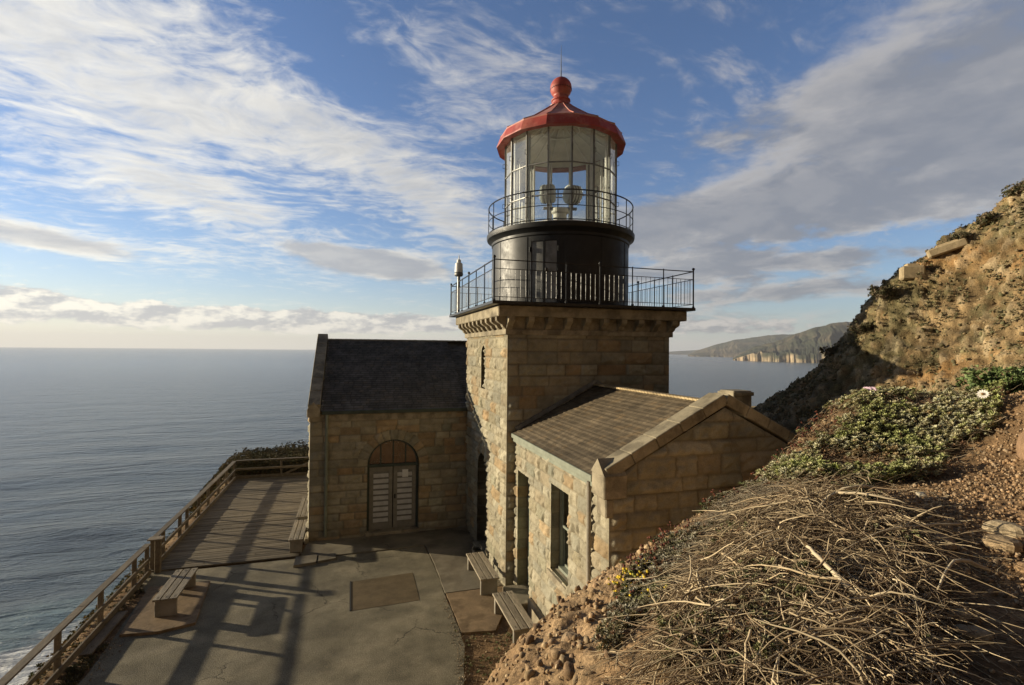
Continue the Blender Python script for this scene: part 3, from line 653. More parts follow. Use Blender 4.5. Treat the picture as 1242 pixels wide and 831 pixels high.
def shingle_roof(name, parent, O, U, S, w, L, top_mask=None, res=.035, seed=1, tone=(.10, .085, .065), course=.14):
    """O eaves corner, U along eaves, S up the slope (unit vectors)"""
    O, U, S = [np.array(q, float) for q in (O, U, S)]; N = np.cross(U, S); N /= np.linalg.norm(N); N = N if N[2] > 0 else -N
    nu, nv = int(w/res), int(L/.028); u = np.linspace(0, w, nu+1); v = np.linspace(0, L, nv+1); Ug, Vg = [q.ravel() for q in np.meshgrid(u, v, indexing='ij')]
    c = np.floor(Vg/course); off = _hash(c, c*0, c*0+seed, 4)*.3
    k = np.floor((Ug+off)/.16); fr = (Ug+off)/.16-k; hh = _hash(k, c, c*0+seed, 5); h2 = _hash(k, c, c*0+seed, 6)
    fv = Vg/course-c
    d = .020*(1-fv)+.006*hh-.008*(np.minimum(fr, 1-fr) < .08)+.004*fbm(np.stack([Ug*3, Vg*3, Ug*0], 1), 3, seed)
    pos = O+Ug[:, None]*U+Vg[:, None]*S+d[:, None]*N
    cc = np.array(tone)*(.78+.44*hh[:, None])*(1+.8*fbm(np.stack([Ug*1.1, Vg*1.4, Ug*0], 1), 4, seed+2)[:, None])
    cc = np.where((h2 > .88)[:, None], cc*np.array([1.16, 1.08, .97]), cc); cc = cc*np.where((fv < .1)|(np.minimum(fr, 1-fr) < .06), .6, 1)[:, None]
    ii, jj = np.meshgrid(np.arange(nu), np.arange(nv), indexing='ij'); F = np.stack([ii*(nv+1)+jj, (ii+1)*(nv+1)+jj, (ii+1)*(nv+1)+jj+1, ii*(nv+1)+jj+1], -1).reshape(-1, 4)
    if np.dot(np.cross(U, S), N) < 0: F = F[:, ::-1]
    return mk(name, pos, F, SHINGLE, parent, cc)

def rough_stone(b, c, ax, col=(1, 1, 1)): b.frame(c, ax, col, .015)

# ---------------- tower
TX0, TX1, TY0, TY1 = 3.94, 8.93, 13.08, 18.12
TC = (6.43, 15.52)
tw = thing('lighthouse_tower', 'square sandstone lighthouse tower with a black drum, glazed lantern and faded red roof', 'lighthouse', (TC[0], TC[1], 0))
TH = 6.72
# west face, u runs towards +Y
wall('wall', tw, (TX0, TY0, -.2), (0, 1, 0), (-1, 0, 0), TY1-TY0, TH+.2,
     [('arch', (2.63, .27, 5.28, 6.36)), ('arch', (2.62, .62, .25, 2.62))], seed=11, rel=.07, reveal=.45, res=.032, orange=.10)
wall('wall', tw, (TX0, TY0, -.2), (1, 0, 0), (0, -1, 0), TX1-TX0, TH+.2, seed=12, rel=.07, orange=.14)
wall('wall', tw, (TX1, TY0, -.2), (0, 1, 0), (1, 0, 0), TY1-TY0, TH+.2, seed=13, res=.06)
wall('wall', tw, (TX0, TY1, -.2), (1, 0, 0), (0, 1, 0), TX1-TX0, TH+.2, seed=14, res=.06)
b = MB().box(TX0-.08, TX1+.08, TY0-.08, TY1+.08, TH-.005, 6.86, bev=.01); b.build('string_course', DRESSED, tw)
fr = MB().box(TX0-.03, TX1+.03, TY0-.03, TY1+.03, 6.855, 7.19); co = fr.build('cornice', DRESSED, tw)
MB().box(TX0-.36, TX1+.36, TY0-.36, TY1+.36, 7.185, 7.47, bev=.02).build('cornice_slab', DRESSED, co)
def bracket(c, out, side):
    out = np.array(out, float); side = np.array(side, float); prof = [(0, 0), (.05, .0), (.11, .05), (.15, .12), (.24, .17), (.29, .22), (.30, .33), (0, .33)]
    p = [np.array(c)+out*a+np.array([0, 0, z_]) for a, z_ in prof]
    p = [q-side*.085 for q in p]
    return MB().extr(p, side*.17)
nbk = 10
for k in range(nbk):
    fx = TX0+.02+(TX1-TX0-.04)*k/(nbk-1)
    fy = TY0+.02+(TY1-TY0-.04)*k/(nbk-1)
    bracket((fx, TY0-.03, 6.86), (0, -1, 0), (1, 0, 0)).build('bracket', DRESSED, co)
    bracket((TX0-.03, fy, 6.86), (-1, 0, 0), (0, 1, 0)).build('bracket', DRESSED, co)
    if k % 3 == 0: bracket((TX1+.03, fy, 6.86), (1, 0, 0), (0, 1, 0)).build('bracket', DRESSED, co)
# tower openings
o = MB().box(TX0+.44, TX0+.50, TY0+2.63-.32, TY0+2.63+.32, 5.0, 6.5).build('window', DARKIN, tw)
d_ = MB(); d_.box(TX0+.40, TX0+.47, TY0+2.02, TY0+3.22, .0, 3.15)
dd = d_.build('door', DARKGREEN, tw)
q = MB()
for k in range(6): q.box(TX0+.385, TX0+.402, TY0+2.06+k*.19, TY0+2.22+k*.19, .1, 2.38, bev=.004)
q.box(TX0+.37, TX0+.40, TY0+2.02, TY0+3.22, 2.40, 2.5); q.build('door_board', DARKGREEN, dd)
MB().box(TX0-.14, TX0+.42, TY0+1.95, TY0+3.28, -.05, .07, bev=.01).build('doorstep', DRESSED, tw)
# gallery deck and square railing
DX0, DX1, DY0, DY1, DZ = 3.36, 9.42, 12.50, 18.60, 7.56
gal = MB().box(DX0, DX1, DY0, DY1, 7.475, DZ, bev=.01).build('gallery', IRON, tw)
def rail_side(p, q, parent):
    p = np.array(p, float); q = np.array(q, float); L = np.linalg.norm(q-p); n = 6; ns = 7
    o = MB()
    o.bar(p+[0, 0, 1.05], q+[0, 0, 1.05], .035, .022); o.bar(p+[0, 0, .82], q+[0, 0, .82], .025, .014); o.bar(p+[0, 0, .10], q+[0, 0, .10], .025, .014)
    for k in range(n*ns):
        if k % ns: o.tube([p+(q-p)*k/(n*ns)+[0, 0, .1], p+(q-p)*k/(n*ns)+[0, 0, .82]], .0062, 5)
    r = o.build('railing', IRON, parent)
    for k in range(n):
        c = p+(q-p)*k/n
        f = MB().tube([c, c+[0, 0, 1.08]], .021 if k % 3 == 0 else .015, 6)
        f.tube([c, c+[0, 0, .04]], .035, 6)
        if k % 3 == 0: f.add(*ball(c+[0, 0, 1.12], .042))
        f.build('post', IRON, r)
def ball(c, r, n=8, m=6, sq=1.):
    v = [np.array(c)+np.array([0, 0, -r*sq])]; f = []
    for i in range(1, m):
        a = math.pi*i/m
        for k in range(n): v.append(np.array(c)+np.array([r*math.sin(a)*math.cos(2*math.pi*k/n), r*math.sin(a)*math.sin(2*math.pi*k/n), -r*math.cos(a)*sq]))
    v.append(np.array(c)+np.array([0, 0, r*sq])); L = len(v)-1
    for k in range(n):
        f.append((0, 1+(k+1) % n, 1+k)); f.append((L, 1+(m-2)*n+k, 1+(m-2)*n+(k+1) % n))
        for i in range(m-2): f.append((1+i*n+k, 1+i*n+(k+1) % n, 1+(i+1)*n+(k+1) % n, 1+(i+1)*n+k))
    return v, f
e_ = .05
cs = [(DX0+e_, DY0+e_, DZ), (DX1-e_, DY0+e_, DZ), (DX1-e_, DY1-e_, DZ), (DX0+e_, DY1-e_, DZ)]
for k in range(4): rail_side(cs[k], cs[(k+1) % 4], gal)
# drum
DR = 2.20
b = MB().lathe([(DR+.05, DZ), (DR+.05, DZ+.10), (DR, DZ+.12), (DR, 9.60), (DR+.03, 9.63), (DR+.03, 9.70), (DR+.10, 9.78), (DR+.17, 9.82), (DR+.19, 9.88), (DR+.19, 9.96), (1.2, 9.97)], TC, 96)
drum = b.build('drum', BLACKPAINT, tw, smooth=True)
for p in drum.data.polygons: p.use_smooth = True
md = drum.modifiers.new('edge', 'EDGE_SPLIT'); md.split_angle = R(35)
for k in range(12):                                     # riveted plate seams
    a = 2*math.pi*k/12+.2
    MB().frame((TC[0]+(DR+.002)*math.cos(a), TC[1]+(DR+.002)*math.sin(a), 8.62), ((.008*math.cos(a), .008*math.sin(a), 0), (-.035*math.sin(a), .035*math.cos(a), 0), (0, 0, .97)), (1, 1, 1), .003).build('seam_strip', BLACKPAINT, drum)
adr = math.radians(236)                                  # the doorway faces the yard
def drum_panel(a0, a1, z0, z1, r0, r1, n=6):
    v = []; f = []
    for k in range(n+1):
        a = a0+(a1-a0)*k/n
        for r_ in (r0, r1):
            for z_ in (z0, z1): v.append((TC[0]+r_*math.cos(a), TC[1]+r_*math.sin(a), z_))
    for k in range(n):
        i0, i1 = k*4, k*4+4
        f += [(i0+2, i1+2, i1+3, i0+3), (i0, i0+1, i1+1, i1), (i0+1, i0+3, i1+3, i1+1), (i0, i1, i1+2, i0+2)]
    f += [(0, 2, 3, 1), (n*4, n*4+1, n*4+3, n*4+2)]
    return v, f
b = MB()
for (a0, a1, z0, z1) in ((adr-.21, adr-.17, 7.62, 9.50), (adr+.17, adr+.21, 7.62, 9.50), (adr-.21, adr+.21, 9.44, 9.52), (adr-.012, adr+.012, 7.62, 9.46)): b.add(*drum_panel(a0, a1, z0, z1, DR-.01, DR+.055))
drf = b.build('door', BLACKPAINT, tw)
b = MB().add(*drum_panel(adr-.165, adr-.014, 7.66, 9.43, DR-.01, DR+.022)).add(*drum_panel(adr+.014, adr+.165, 7.66, 9.43, DR-.01, DR+.022)); b.build('door_panel', LEAD, drf)
for z_ in (7.95, 8.55, 9.2):
    for sgn in (-1, 1):
        a = adr+sgn*.185; c = (TC[0]+(DR+.07)*math.cos(a), TC[1]+(DR+.07)*math.sin(a))
        MB().tube([(c[0], c[1], z_-.07), (c[0], c[1], z_+.07)], .022, 6).build('hinge', IRON, drf)
MB().frame((TC[0]+(DR+.05)*math.cos(adr+.03), TC[1]+(DR+.05)*math.sin(adr+.03), 8.6), ((.03, 0, 0), (0, .03, 0), (0, 0, .05))).build('handle', IRON, drf)
# upper walkway railing
b = MB().ring(TC, DR+.13, .020, 96, 6, 10.86).ring(TC, DR+.13, .012, 96, 6, 10.42)
b.ring(TC, DR+.13, .014, 96, 6, 10.02)
ur = b.build('upper_railing', IRON, tw)
for k in range(18):
    a = 2*math.pi*(k+.3)/18; c = (TC[0]+(DR+.13)*math.cos(a), TC[1]+(DR+.13)*math.sin(a))
    MB().tube([(c[0], c[1], 9.95), (c[0], c[1], 10.86)], .014, 6).build('post', IRON, ur)
# lantern glazing, 16 sides
GR = 1.80; GZ = [10.13, 10.90, 11.85, 12.93]; NS = 16; rot0 = math.radians(11)
A16 = [rot0+2*math.pi*k/NS for k in range(NS+1)]
pt = lambda a, r, z_: (TC[0]+r*math.cos(a), TC[1]+r*math.sin(a), z_)
b = MB().lathe([(GR+.12, 9.965), (GR+.12, 10.05), (GR+.05, 10.07), (GR+.03, 10.13), (GR-.05, 10.13), (GR-.05, 9.965)], TC, NS, rot=rot0); lw = b.build('lantern_base', CREAM, tw)
b = MB()
for k in range(NS):
    b.frame(((pt(A16[k], GR, 0)[0]), pt(A16[k], GR, 0)[1], (GZ[0]+GZ[3])/2), ((.032*math.cos(A16[k]), .032*math.sin(A16[k]), 0), (-.017*math.sin(A16[k]), .017*math.cos(A16[k]), 0), (0, 0, (GZ[3]-GZ[0])/2)))
    for z_ in (GZ[1], GZ[2]): b.bar(pt(A16[k], GR, z_), pt(A16[k+1], GR, z_), .045, .028)
lf = b.build('glazing_frame', LEAD, tw)
for k in range(NS):
    for r_ in range(3):
        b = MB().extr([pt(A16[k]+.012, GR-.004, GZ[r_]+.016), pt(A16[k+1]-.012, GR-.004, GZ[r_]+.016), pt(A16[k+1]-.012, GR-.004, GZ[r_+1]-.016), pt(A16[k]+.012, GR-.004, GZ[r_+1]-.016)], (0, 0, 0))
        # single sheet of glass
        P4 = [pt(A16[k]+.011, GR-.004, GZ[r_]+.014), pt(A16[k+1]-.011, GR-.004, GZ[r_]+.014), pt(A16[k+1]-.011, GR-.004, GZ[r_+1]-.014), pt(A16[k]+.011, GR-.004, GZ[r_+1]-.014)]
        mk('pane', P4, [(0, 1, 2, 3)], PANE, lf)
for k in range(NS):                                      # grab handles on the corner bars
    if k % 2 == 0 or True:
        for z_ in (10.95, 12.25):
            MB().tube([pt(A16[k], GR+.02, z_-.07), pt(A16[k], GR+.09, z_-.06), pt(A16[k], GR+.09, z_+.06), pt(A16[k], GR+.02, z_+.07)], .010, 5).build('grab_handle', IRON, lf)
# inside: white corner posts, ceiling with ribs and ring
b = MB()
for k in range(NS):
    b.tube([pt(A16[k], GR-.12, 10.0), pt(A16[k], GR-.12, 12.9)], .035, 8)
b.build('inner_post', WHITE, tw)
b = MB().lathe([(GR+.02, 12.94), (.35, 13.75), (.0, 13.78)], TC, NS, rot=rot0); ceil = b.build('ceiling', CREAM, tw)
b = MB()
for k in range(NS): b.bar(pt(A16[k], GR-.02, 12.93), pt(A16[k], .36, 13.71), .035, .05)
b.ring(TC, .62, .03, 32, 6, 13.50); b.build('ceiling_rib', WHITE, ceil)
# roof
RZ = 12.90
b = MB().lathe([(GR+.0, RZ-.0), (GR+.06, RZ-.02), (GR+.27, RZ-.05), (GR+.30, RZ-.05), (GR+.30, RZ-.01), (GR+.20, RZ+.25), (GR+.17, RZ+.28)], TC, NS, rot=rot0)
roof = b.build('roof', RED, tw)
v = []; f = []
b = MB().lathe([(GR+.175, RZ+.272), (GR+.18, RZ+.31), (1.45, RZ+.60), (1.0, RZ+.91), (.62, RZ+1.18), (.36, RZ+1.38)], TC, NS, rot=rot0); b.build('roof_sheet', PINK, roof)
b = MB()
for k in range(NS): b.tube([pt(A16[k], GR+.185, RZ+.315), pt(A16[k], 1.45, RZ+.605), pt(A16[k], 1.0, RZ+.915), pt(A16[k], .62, RZ+1.185), pt(A16[k], .35, RZ+1.39)], .020, 6)
b.build('roof_rib', PINK, roof)
b = MB().lathe([(.40, RZ+1.33), (.41, RZ+1.38), (.35, RZ+1.40), (.31, RZ+1.44), (.285, RZ+1.50), (.285, RZ+1.56), (.315, RZ+1.58), (.315, RZ+1.62), (.27, RZ+1.64), (.24, RZ+1.72)], TC, 32)
vn = b.build('ventilator', RED, tw, smooth=False)
bc = RZ+2.02
prof = [(.25, bc-.30)]+[(.355*math.sin(t), bc-.355*math.cos(t)) for t in np.linspace(.75, math.pi-.09, 18)]
b = MB().lathe(prof, TC, 32); bl = b.build('ventilator_ball', RED, vn, smooth=True)
b = MB()
for k in range(28):
    a = 2*math.pi*k/28
    for z_ in (-.055,): b.frame((TC[0]+.352*math.cos(a), TC[1]+.352*math.sin(a), bc+z_), ((.006*math.cos(a), .006*math.sin(a), 0), (-.014*math.sin(a), .014*math.cos(a), 0), (0, 0, .018)))
b.build('vent_hole', DARKIN, vn)
MB().tube([(TC[0], TC[1], bc+.33), (TC[0], TC[1], bc+.7), (TC[0], TC[1], bc+1.45)], [.022, .014, .004], 6).build('lightning_rod', LEAD, tw)
# the twin lamp inside the lantern
lm = thing('rotating_beacon', 'twin drum rotating beacon on a pale pedestal inside the glazed lantern', 'beacon', (TC[0], TC[1], 9.97))
MB().lathe([(.30, 9.97), (.30, 10.2), (.22, 10.28), (.22, 10.75), (.28, 10.8), (.28, 10.93), (.10, 10.98), (.0, 10.98)], TC, 24).build('pedestal', CREAM, lm, smooth=False)
axd = np.array([math.cos(R(-14)), math.sin(R(-14)), 0]); faced = np.array([-axd[1], axd[0], 0])
MB().bar(np.array([*TC, 10.95])-axd*.55, np.array([*TC, 10.95])+axd*.55, .1, .08).build('yoke', LEAD, lm)
for sgn in (-1, 1):
    c = np.array([*TC, 11.42])+axd*sgn*.40
    b = MB()
    def lat(prof, c, ax, n=28):
        v = []; f = []; s1 = np.array([0, 0, 1.]); s2 = np.cross(ax, s1)
        for (r_, h_) in prof:
            for k in range(n): a = 2*math.pi*k/n; v.append(c+ax*h_+r_*(math.cos(a)*s1+math.sin(a)*s2))
        for i in range(len(prof)-1):
            for k in range(n): f.append((i*n+k, i*n+(k+1) % n, (i+1)*n+(k+1) % n, (i+1)*n+k))
        return v, f
    axis = axd*math.cos(R(18))+faced*math.sin(R(18))*sgn
    b.add(*lat([(.0, -.24), (.26, -.22), (.295, -.18), (.305, -.16), (.295, -.14), (.295, .14), (.305, .16), (.295, .18), (.26, .22), (0, .24)], c, axis))
    hd = b.build('lamp_drum', LAMPGREY, lm)
    q = MB()
    for h_ in (-.1, 0, .1): q.add(*lat([(.295, h_-.02), (.312, h_-.015), (.312, h_+.015), (.295, h_+.02)], c, axis))
    q.build('cooling_fin', LEAD, hd)
    MB().add(*lat([(.30, .225*sgn), (.2, .27*sgn), (0, .29*sgn)], c, axis)).build('lens', WPANE, hd)
    MB().bar(c-np.array([0, 0, .48]), c-np.array([0, 0, .32]), .06, .06, up=(1, 0, 0)).build('bracket', LEAD, lm)
# small lamp on the gallery
sl = thing('marker_lamp', 'small white capped lamp on a pole at the far left of the gallery railing', 'lamp', (3.42, 17.2, DZ))
MB().tube([(3.42, 17.2, DZ), (3.42, 17.2, 8.82)], .05, 8).build('pole', LEAD, sl)
MB().lathe([(.12, 8.80), (.15, 8.84), (.15, 8.9), (.12, 8.93)], (3.42, 17.2), 16).build('collar', LEAD, sl)
MB().lathe([(.145, 8.93), (.13, 9.2), (.12, 9.24), (.075, 9.27), (.07, 9.36), (.02, 9.38), (.012, 9.52), (0, 9.53)], (3.42, 17.2), 16).build('cap', WHITE, sl)

# ---------------- north-west building with the arched door
YF = 17.93; NX0 = -1.30; EZ = 4.22; RY, RZZ = 22.4, 6.62
nb_ = thing('stone_building', 'sandstone building left of the tower with a dark shingle roof and an arched double door', 'building', (1.3, YF, 0))
wall('wall', nb_, (NX0, YF, -.2), (1, 0, 0), (0, -1, 0), TX0-NX0+.02, EZ+.2, [('arch', (1.38-NX0, .86, .30, 2.55))], seed=31, rel=.05, reveal=.30, course=(.22, .30), lens=(.3, .8), orange=.28)
gt = lambda u: np.minimum(EZ+.2+(u)*(RZZ-EZ)/(RY-YF), EZ+.2+(2*(RY-YF)-u)*(RZZ-EZ)/(RY-YF))
wall('wall', nb_, (NX0, YF, -.2), (0, 1, 0), (-1, 0, 0), 2*(RY-YF), RZZ+.2, top=gt, seed=32, rel=.06)
wall('wall', nb_, (8.9, YF, -.2), (0, 1, 0), (1, 0, 0), 2*(RY-YF), RZZ+.2, top=gt, seed=33, rel=.05, res=.08)
wall('wall', nb_, (NX0, 2*RY-YF, -.2), (1, 0, 0), (0, 1, 0), 8.9-NX0, EZ+.2, seed=34, res=.08)
wall('wall', nb_, (TX1, YF, -.2), (1, 0, 0), (0, -1, 0), .02, .5, seed=35, res=.1) if False else None
sl_ = np.array([0, RY-YF, RZZ-EZ]); Ls = np.linalg.norm(sl_); sl_ = sl_/Ls
sl2 = sl_*np.array([1, -1, 1])
rf = shingle_roof('roof', nb_, (NX0+.33, YF-.10, EZ+.045-.055+.02), (1, 0, 0), sl_, TX0-NX0-.32, Ls+.11, seed=41, tone=(.095, .087, .072))
shingle_roof('roof', nb_, (TX0+.01, TY1+.02, EZ+.02+.02*.54), (1, 0, 0), sl_, 4.9, Ls-.1, seed=44, tone=(.095, .087, .072), res=.1)
shingle_roof('roof', nb_, (NX0+.33, 2*RY-YF+.10, EZ+.01), (1, 0, 0), sl2, 8.9-NX0-.35, Ls+.11, seed=42, tone=(.095, .087, .072), res=.1)
MB().bar((NX0+.3, RY, RZZ+.04), (8.8, RY, RZZ+.04), .22, .05, bev=.01).build('ridge_cap', LEAD, nb_)
# gable coping
def coping(b, p, q, x0, x1, th, steps, out=(0, 0, 1)):
    p = np.array(p, float); q = np.array(q, float); d = q-p; L = np.linalg.norm(d)
    for k in range(steps):
        a = p+d*(k/steps+.002); c = p+d*((k+1)/steps-.002)
        t = .9+.2*random.random()
        b.bar(a+np.array([0, 0, 0]), c, x1-x0, th, up=(0, 0, 1), col=(t, t, t*.98), bev=.012)
b = MB()
xm = NX0+.12
coping(b, (xm, YF-.10, EZ+.16), (xm, RY, RZZ+.20), xm-.19, xm+.19, .19, 6)
coping(b, (xm, 2*RY-YF+.10, EZ+.16), (xm, RY, RZZ+.20), xm-.19, xm+.19, .19, 6)
cp = b.build('coping', DRESSED, nb_)
b = MB().box(xm-.21, xm+.19, YF-.20, YF+.35, EZ-.16, EZ+.10, bev=.015)
b.extr([(xm-.21, YF-.205, EZ+.09), (xm+.19, YF-.205, EZ+.09), (xm-.01, YF-.205, EZ+.33)], (0, .28, 0)); b.build('kneeler', DRESSED, nb_)
MB().box(NX0+.36, TX0-.005, YF-.16, YF-.005, EZ-.09, EZ+.035, bev=.01).build('gutter', DARKGREEN, nb_)
MB().box(NX0-.03, TX0-.06, YF-.05, YF+.02, EZ-.32, EZ-.092, bev=.006).build('frieze', DRESSED, nb_)
b = MB().tube([(-.78, YF-.10, EZ-.05), (-.78, YF-.09, EZ-.3), (-.78, YF-.09, .15)], .05, 10)
for z_ in (.6, 1.9, 3.2): b.box(-.86, -.70, YF-.12, YF, z_, z_+.04)
b.build('downpipe', GREENPAINT, nb_)
# arched double door
dc = 1.38
b = MB(); yb = YF+.17
b.box(dc-.86, dc-.79, yb, yb+.1, .10, 2.35); b.box(dc+.79, dc+.86, yb, yb+.1, .10, 2.35); b.box(dc-.86, dc+.86, yb-.02, yb+.1, 2.26, 2.36)
n = 20
for k in range(n):
    a0, a1 = math.pi*k/n, math.pi*(k+1)/n
    b.extr([(dc+.86*math.cos(a0), yb, 2.35+.86*math.sin(a0)), (dc+.86*math.cos(a1), yb, 2.35+.86*math.sin(a1)), (dc+.79*math.cos(a1), yb, 2.35+.79*math.sin(a1)), (dc+.79*math.cos(a0), yb, 2.35+.79*math.sin(a0))], (0, .1, 0))
for k in (-.42, 0, .42): b.box(dc+k-.02, dc+k+.02, yb, yb+.06, 2.36, 2.35+.80*math.sqrt(1-(k/.8)**2))
df_ = b.build('door_frame', DARKGREEN, nb_)
pts = [(dc+.80*math.cos(math.pi*k/24), yb+.03, 2.355+.80*math.sin(math.pi*k/24)) for k in range(25)]
MB().extr(pts, (0, .01, 0)).build('fanlight', AMBER, df_)
for sgn, x0 in ((-1, dc-.785), (1, dc+.015)):
    b = MB(); w_ = .77; y0 = yb+.02+(0 if sgn < 0 else .03)
    b.box(x0, x0+.13, y0, y0+.05, .13, 2.25, bev=.004); b.box(x0+w_-.13, x0+w_, y0, y0+.05, .13, 2.25, bev=.004); b.box(x0+.13, x0+w_-.13, y0+.001, y0+.05, .13, .36, bev=.004); b.box(x0+.13, x0+w_-.13, y0+.001, y0+.05, 2.10, 2.25, bev=.004)
    leaf = b.build('door', DOORPAINT, nb_)
    q = MB(); q.box(x0+.13, x0+w_-.13, y0+.035, y0+.045, .36, 2.10, (.35, .35, .35))
    for k in range(9): q.frame((x0+w_/2, y0+.02, .44+k*.19), ((w_/2-.135, 0, 0), (0, .022, .062), (0, -.005, .003)))
    q.build('louvre', SHUTTER, leaf)
    if sgn > 0:
        MB().box(x0+.30, x0+.50, y0-.006, y0-.001, 1.86, 2.12).build('notice', PAPER, leaf)
        MB().box(x0+.03, x0+.08, y0-.03, y0, 1.15, 1.3, bev=.005).build('handle', IRON, leaf)
MB().box(dc-.9, dc+.9, YF-.08, YF+.3, -.02, .12, bev=.01).build('threshold', DRESSED, nb_)
MB().box(dc-.95, dc+.95, YF+.60, YF+.62, 0, 3.4).build('back_wall', DARKIN, nb_)
b = MB().box(-1.42, -1.28, YF-.12, YF+1.2, -.1, .14, bev=.02); b.build('plinth', DRESSED, nb_)

# ---------------- south wing with the gabled parapet
WX0, WX1, WY0 = 4.18, 8.86, 7.82; WEZ = 4.10; WRX = (WX0+WX1)/2; WRZ = 5.28
wg = thing('stone_building', 'low sandstone wing in front of the tower with a brown shingle roof and gabled parapet', 'building', (WRX, 10.4, 0))
WL = TY0-WY0
wall('wall', wg, (WX0, WY0, -.2), (0, 1, 0), (-1, 0, 0), WL, WEZ+.2, [('rect', (9.52-WY0, 10.47-WY0, 1.75, 3.60)), ('rect', (11.85-WY0, 12.82-WY0, .35, 3.36))], seed=51, rel=.06, reveal=.32, res=.028, course=(.2, .32), lens=(.28, .7))
sl3 = (WRZ-WEZ)/(WRX-WX0)
wtop = lambda u: np.minimum(WEZ+.2+u*sl3, WEZ+.2+((WX1-WX0)-u)*sl3)
wall('wall', wg, (WX0, WY0, -.2), (1, 0, 0), (0, -1, 0), WX1-WX0, WRZ+.2, top=wtop, seed=52, rel=.085, course=(.26, .36), lens=(.4, .95), res=.032, orange=.05)
wall('wall', wg, (WX1, WY0, -.2), (0, 1, 0), (1, 0, 0), WL, WEZ+.2, seed=53, res=.07)
sw1 = np.array([WRX-WX0, 0, WRZ-WEZ]); Lw = np.linalg.norm(sw1); sw1 = sw1/Lw; sw2 = sw1*np.array([-1, 1, 1])
shingle_roof('roof', wg, (WX0-.10, WY0+.36, WEZ-.02), (0, 1, 0), sw1, WL-.37, Lw+.11, seed=61, tone=(.115, .088, .055), course=.13, res=.03)
shingle_roof('roof', wg, (WX1+.10, WY0+.36, WEZ-.02), (0, 1, 0), sw2, WL-.37, Lw+.11, seed=62, tone=(.10, .08, .05), course=.13, res=.06)
b = MB()
k = 0; yy = WY0+.42
while yy < TY0-.02:
    b.frame((WRX, yy+.06, WRZ+.075), ((.10, 0, -.0), (0, .062, .006), (0, 0, .022)), (1.5, 1.35, 1.1), .008); yy += .125
b.build('ridge_cap', DRESSED, wg)
b = MB(); ym = WY0+.15
def coping_y(b, p, q, wy, th, steps):
    p = np.array(p, float); q = np.array(q, float); d = q-p
    for k in range(steps):
        t = .9+.2*random.random(); b.bar(p+d*(k/steps+.002), p+d*((k+1)/steps-.002), wy, th, col=(t, t, t*.98), bev=.012)
coping_y(b, (WX0-.06, ym, WEZ+.115), (WRX, ym, WRZ+.165), .42, .20, 5); coping_y(b, (WX1+.06, ym, WEZ+.115), (WRX, ym, WRZ+.165), .42, .20, 5)
b.build('coping', DRESSED, wg)
b = MB().box(WX0-.14, WX0+.30, WY0-.08, WY0+.40, WEZ-.30, WEZ+.10, bev=.02)
b.extr([(WX0-.145, WY0-.10, WEZ+.09), (WX0-.145, WY0+.42, WEZ+.09), (WX0-.145, WY0+.16, WEZ+.35)], (.42, 0, 0))
b.box(WX0-.09, WX0+.06, WY0-.05, WY0+.30, WEZ-.62, WEZ-.302, bev=.02); b.build('kneeler', DRESSED, wg)
b = MB().box(WX1-.30, WX1+.14, WY0-.08, WY0+.40, WEZ-.30, WEZ+.12, bev=.02); b.build('kneeler', DRESSED, wg)
b = MB(); b.box(WX0-.13, WX0-.005, WY0+.44, TY0-.03, WEZ-.12, WEZ-.01, bev=.008); b.box(WX0-.085, WX0+.02, WY0+.44, TY0-.03, WEZ-.22, WEZ-.125, bev=.005); b.build('gutter', GREENPAINT, wg)
b = MB().tube([(WX0-.09, WY0+.60, WEZ-.15), (WX0-.085, WY0+.60, WEZ-.4), (WX0-.085, WY0+.60, .1)], .042, 10)
b.build('downpipe', GREYBOARD, wg)
MB().bar((WX0+.0, TY0-.04, WEZ+.10), (WRX, TY0-.04, WRZ+.16), .10, .10, up=(0, 0, 1)).build('flashing', LEAD, wg)
MB().bar((WX1, TY0-.04, WEZ+.10), (WRX, TY0-.04, WRZ+.16), .10, .10, up=(0, 0, 1)).build('flashing', LEAD, wg)
# sash window
y0, y1, z0, z1 = 9.52, 10.47, 1.55, 3.40; xw = WX0+.20
b = MB(); b.box(xw, xw+.12, y0, y0+.07, z0, z1); b.box(xw, xw+.12, y1-.07, y1, z0, z1); b.box(xw, xw+.12, y0+.07, y1-.07, z1-.07, z1); b.box(xw-.05, xw+.12, y0+.07, y1-.07, z0, z0+.07)
wf = b.build('window', GREENPAINT, wg)
zm = (z0+z1)/2
b = MB()
for (a, c, xo) in ((z0+.07, zm+.02, .07), (zm-.02, z1-.07, .03)):
    b.box(xw+xo, xw+xo+.035, y0+.07, y0+.12, a, c); b.box(xw+xo, xw+xo+.035, y1-.12, y1-.07, a, c); b.box(xw+xo, xw+xo+.035, y0+.12, y1-.12, a, a+.05); b.box(xw+xo, xw+xo+.035, y0+.12, y1-.12, c-.05, c)
b.build('sash', GREENPAINT, wf)
b = MB().box(xw+.085, xw+.089, y0+.12, y1-.12, z0+.12, zm-.03); b.box(xw+.045, xw+.049, y0+.12, y1-.12, zm+.03, z1-.12); b.build('pane', WPANE, wf)
MB().box(xw+.2, xw+.22, y0-.1, y1+.1, z0-.1, z1+.1).build('blind', GREYBOARD, wf)
b = MB().extr([(WX0-.06, y0-.08, z0-.16), (WX0-.06, y0-.08, z0-.02), (WX0+.30, y0-.08, z0+.03), (WX0+.30, y0-.08, z0-.16)], (0, y1-y0+.16, 0)); b.build('window_sill', DRESSED, wg)
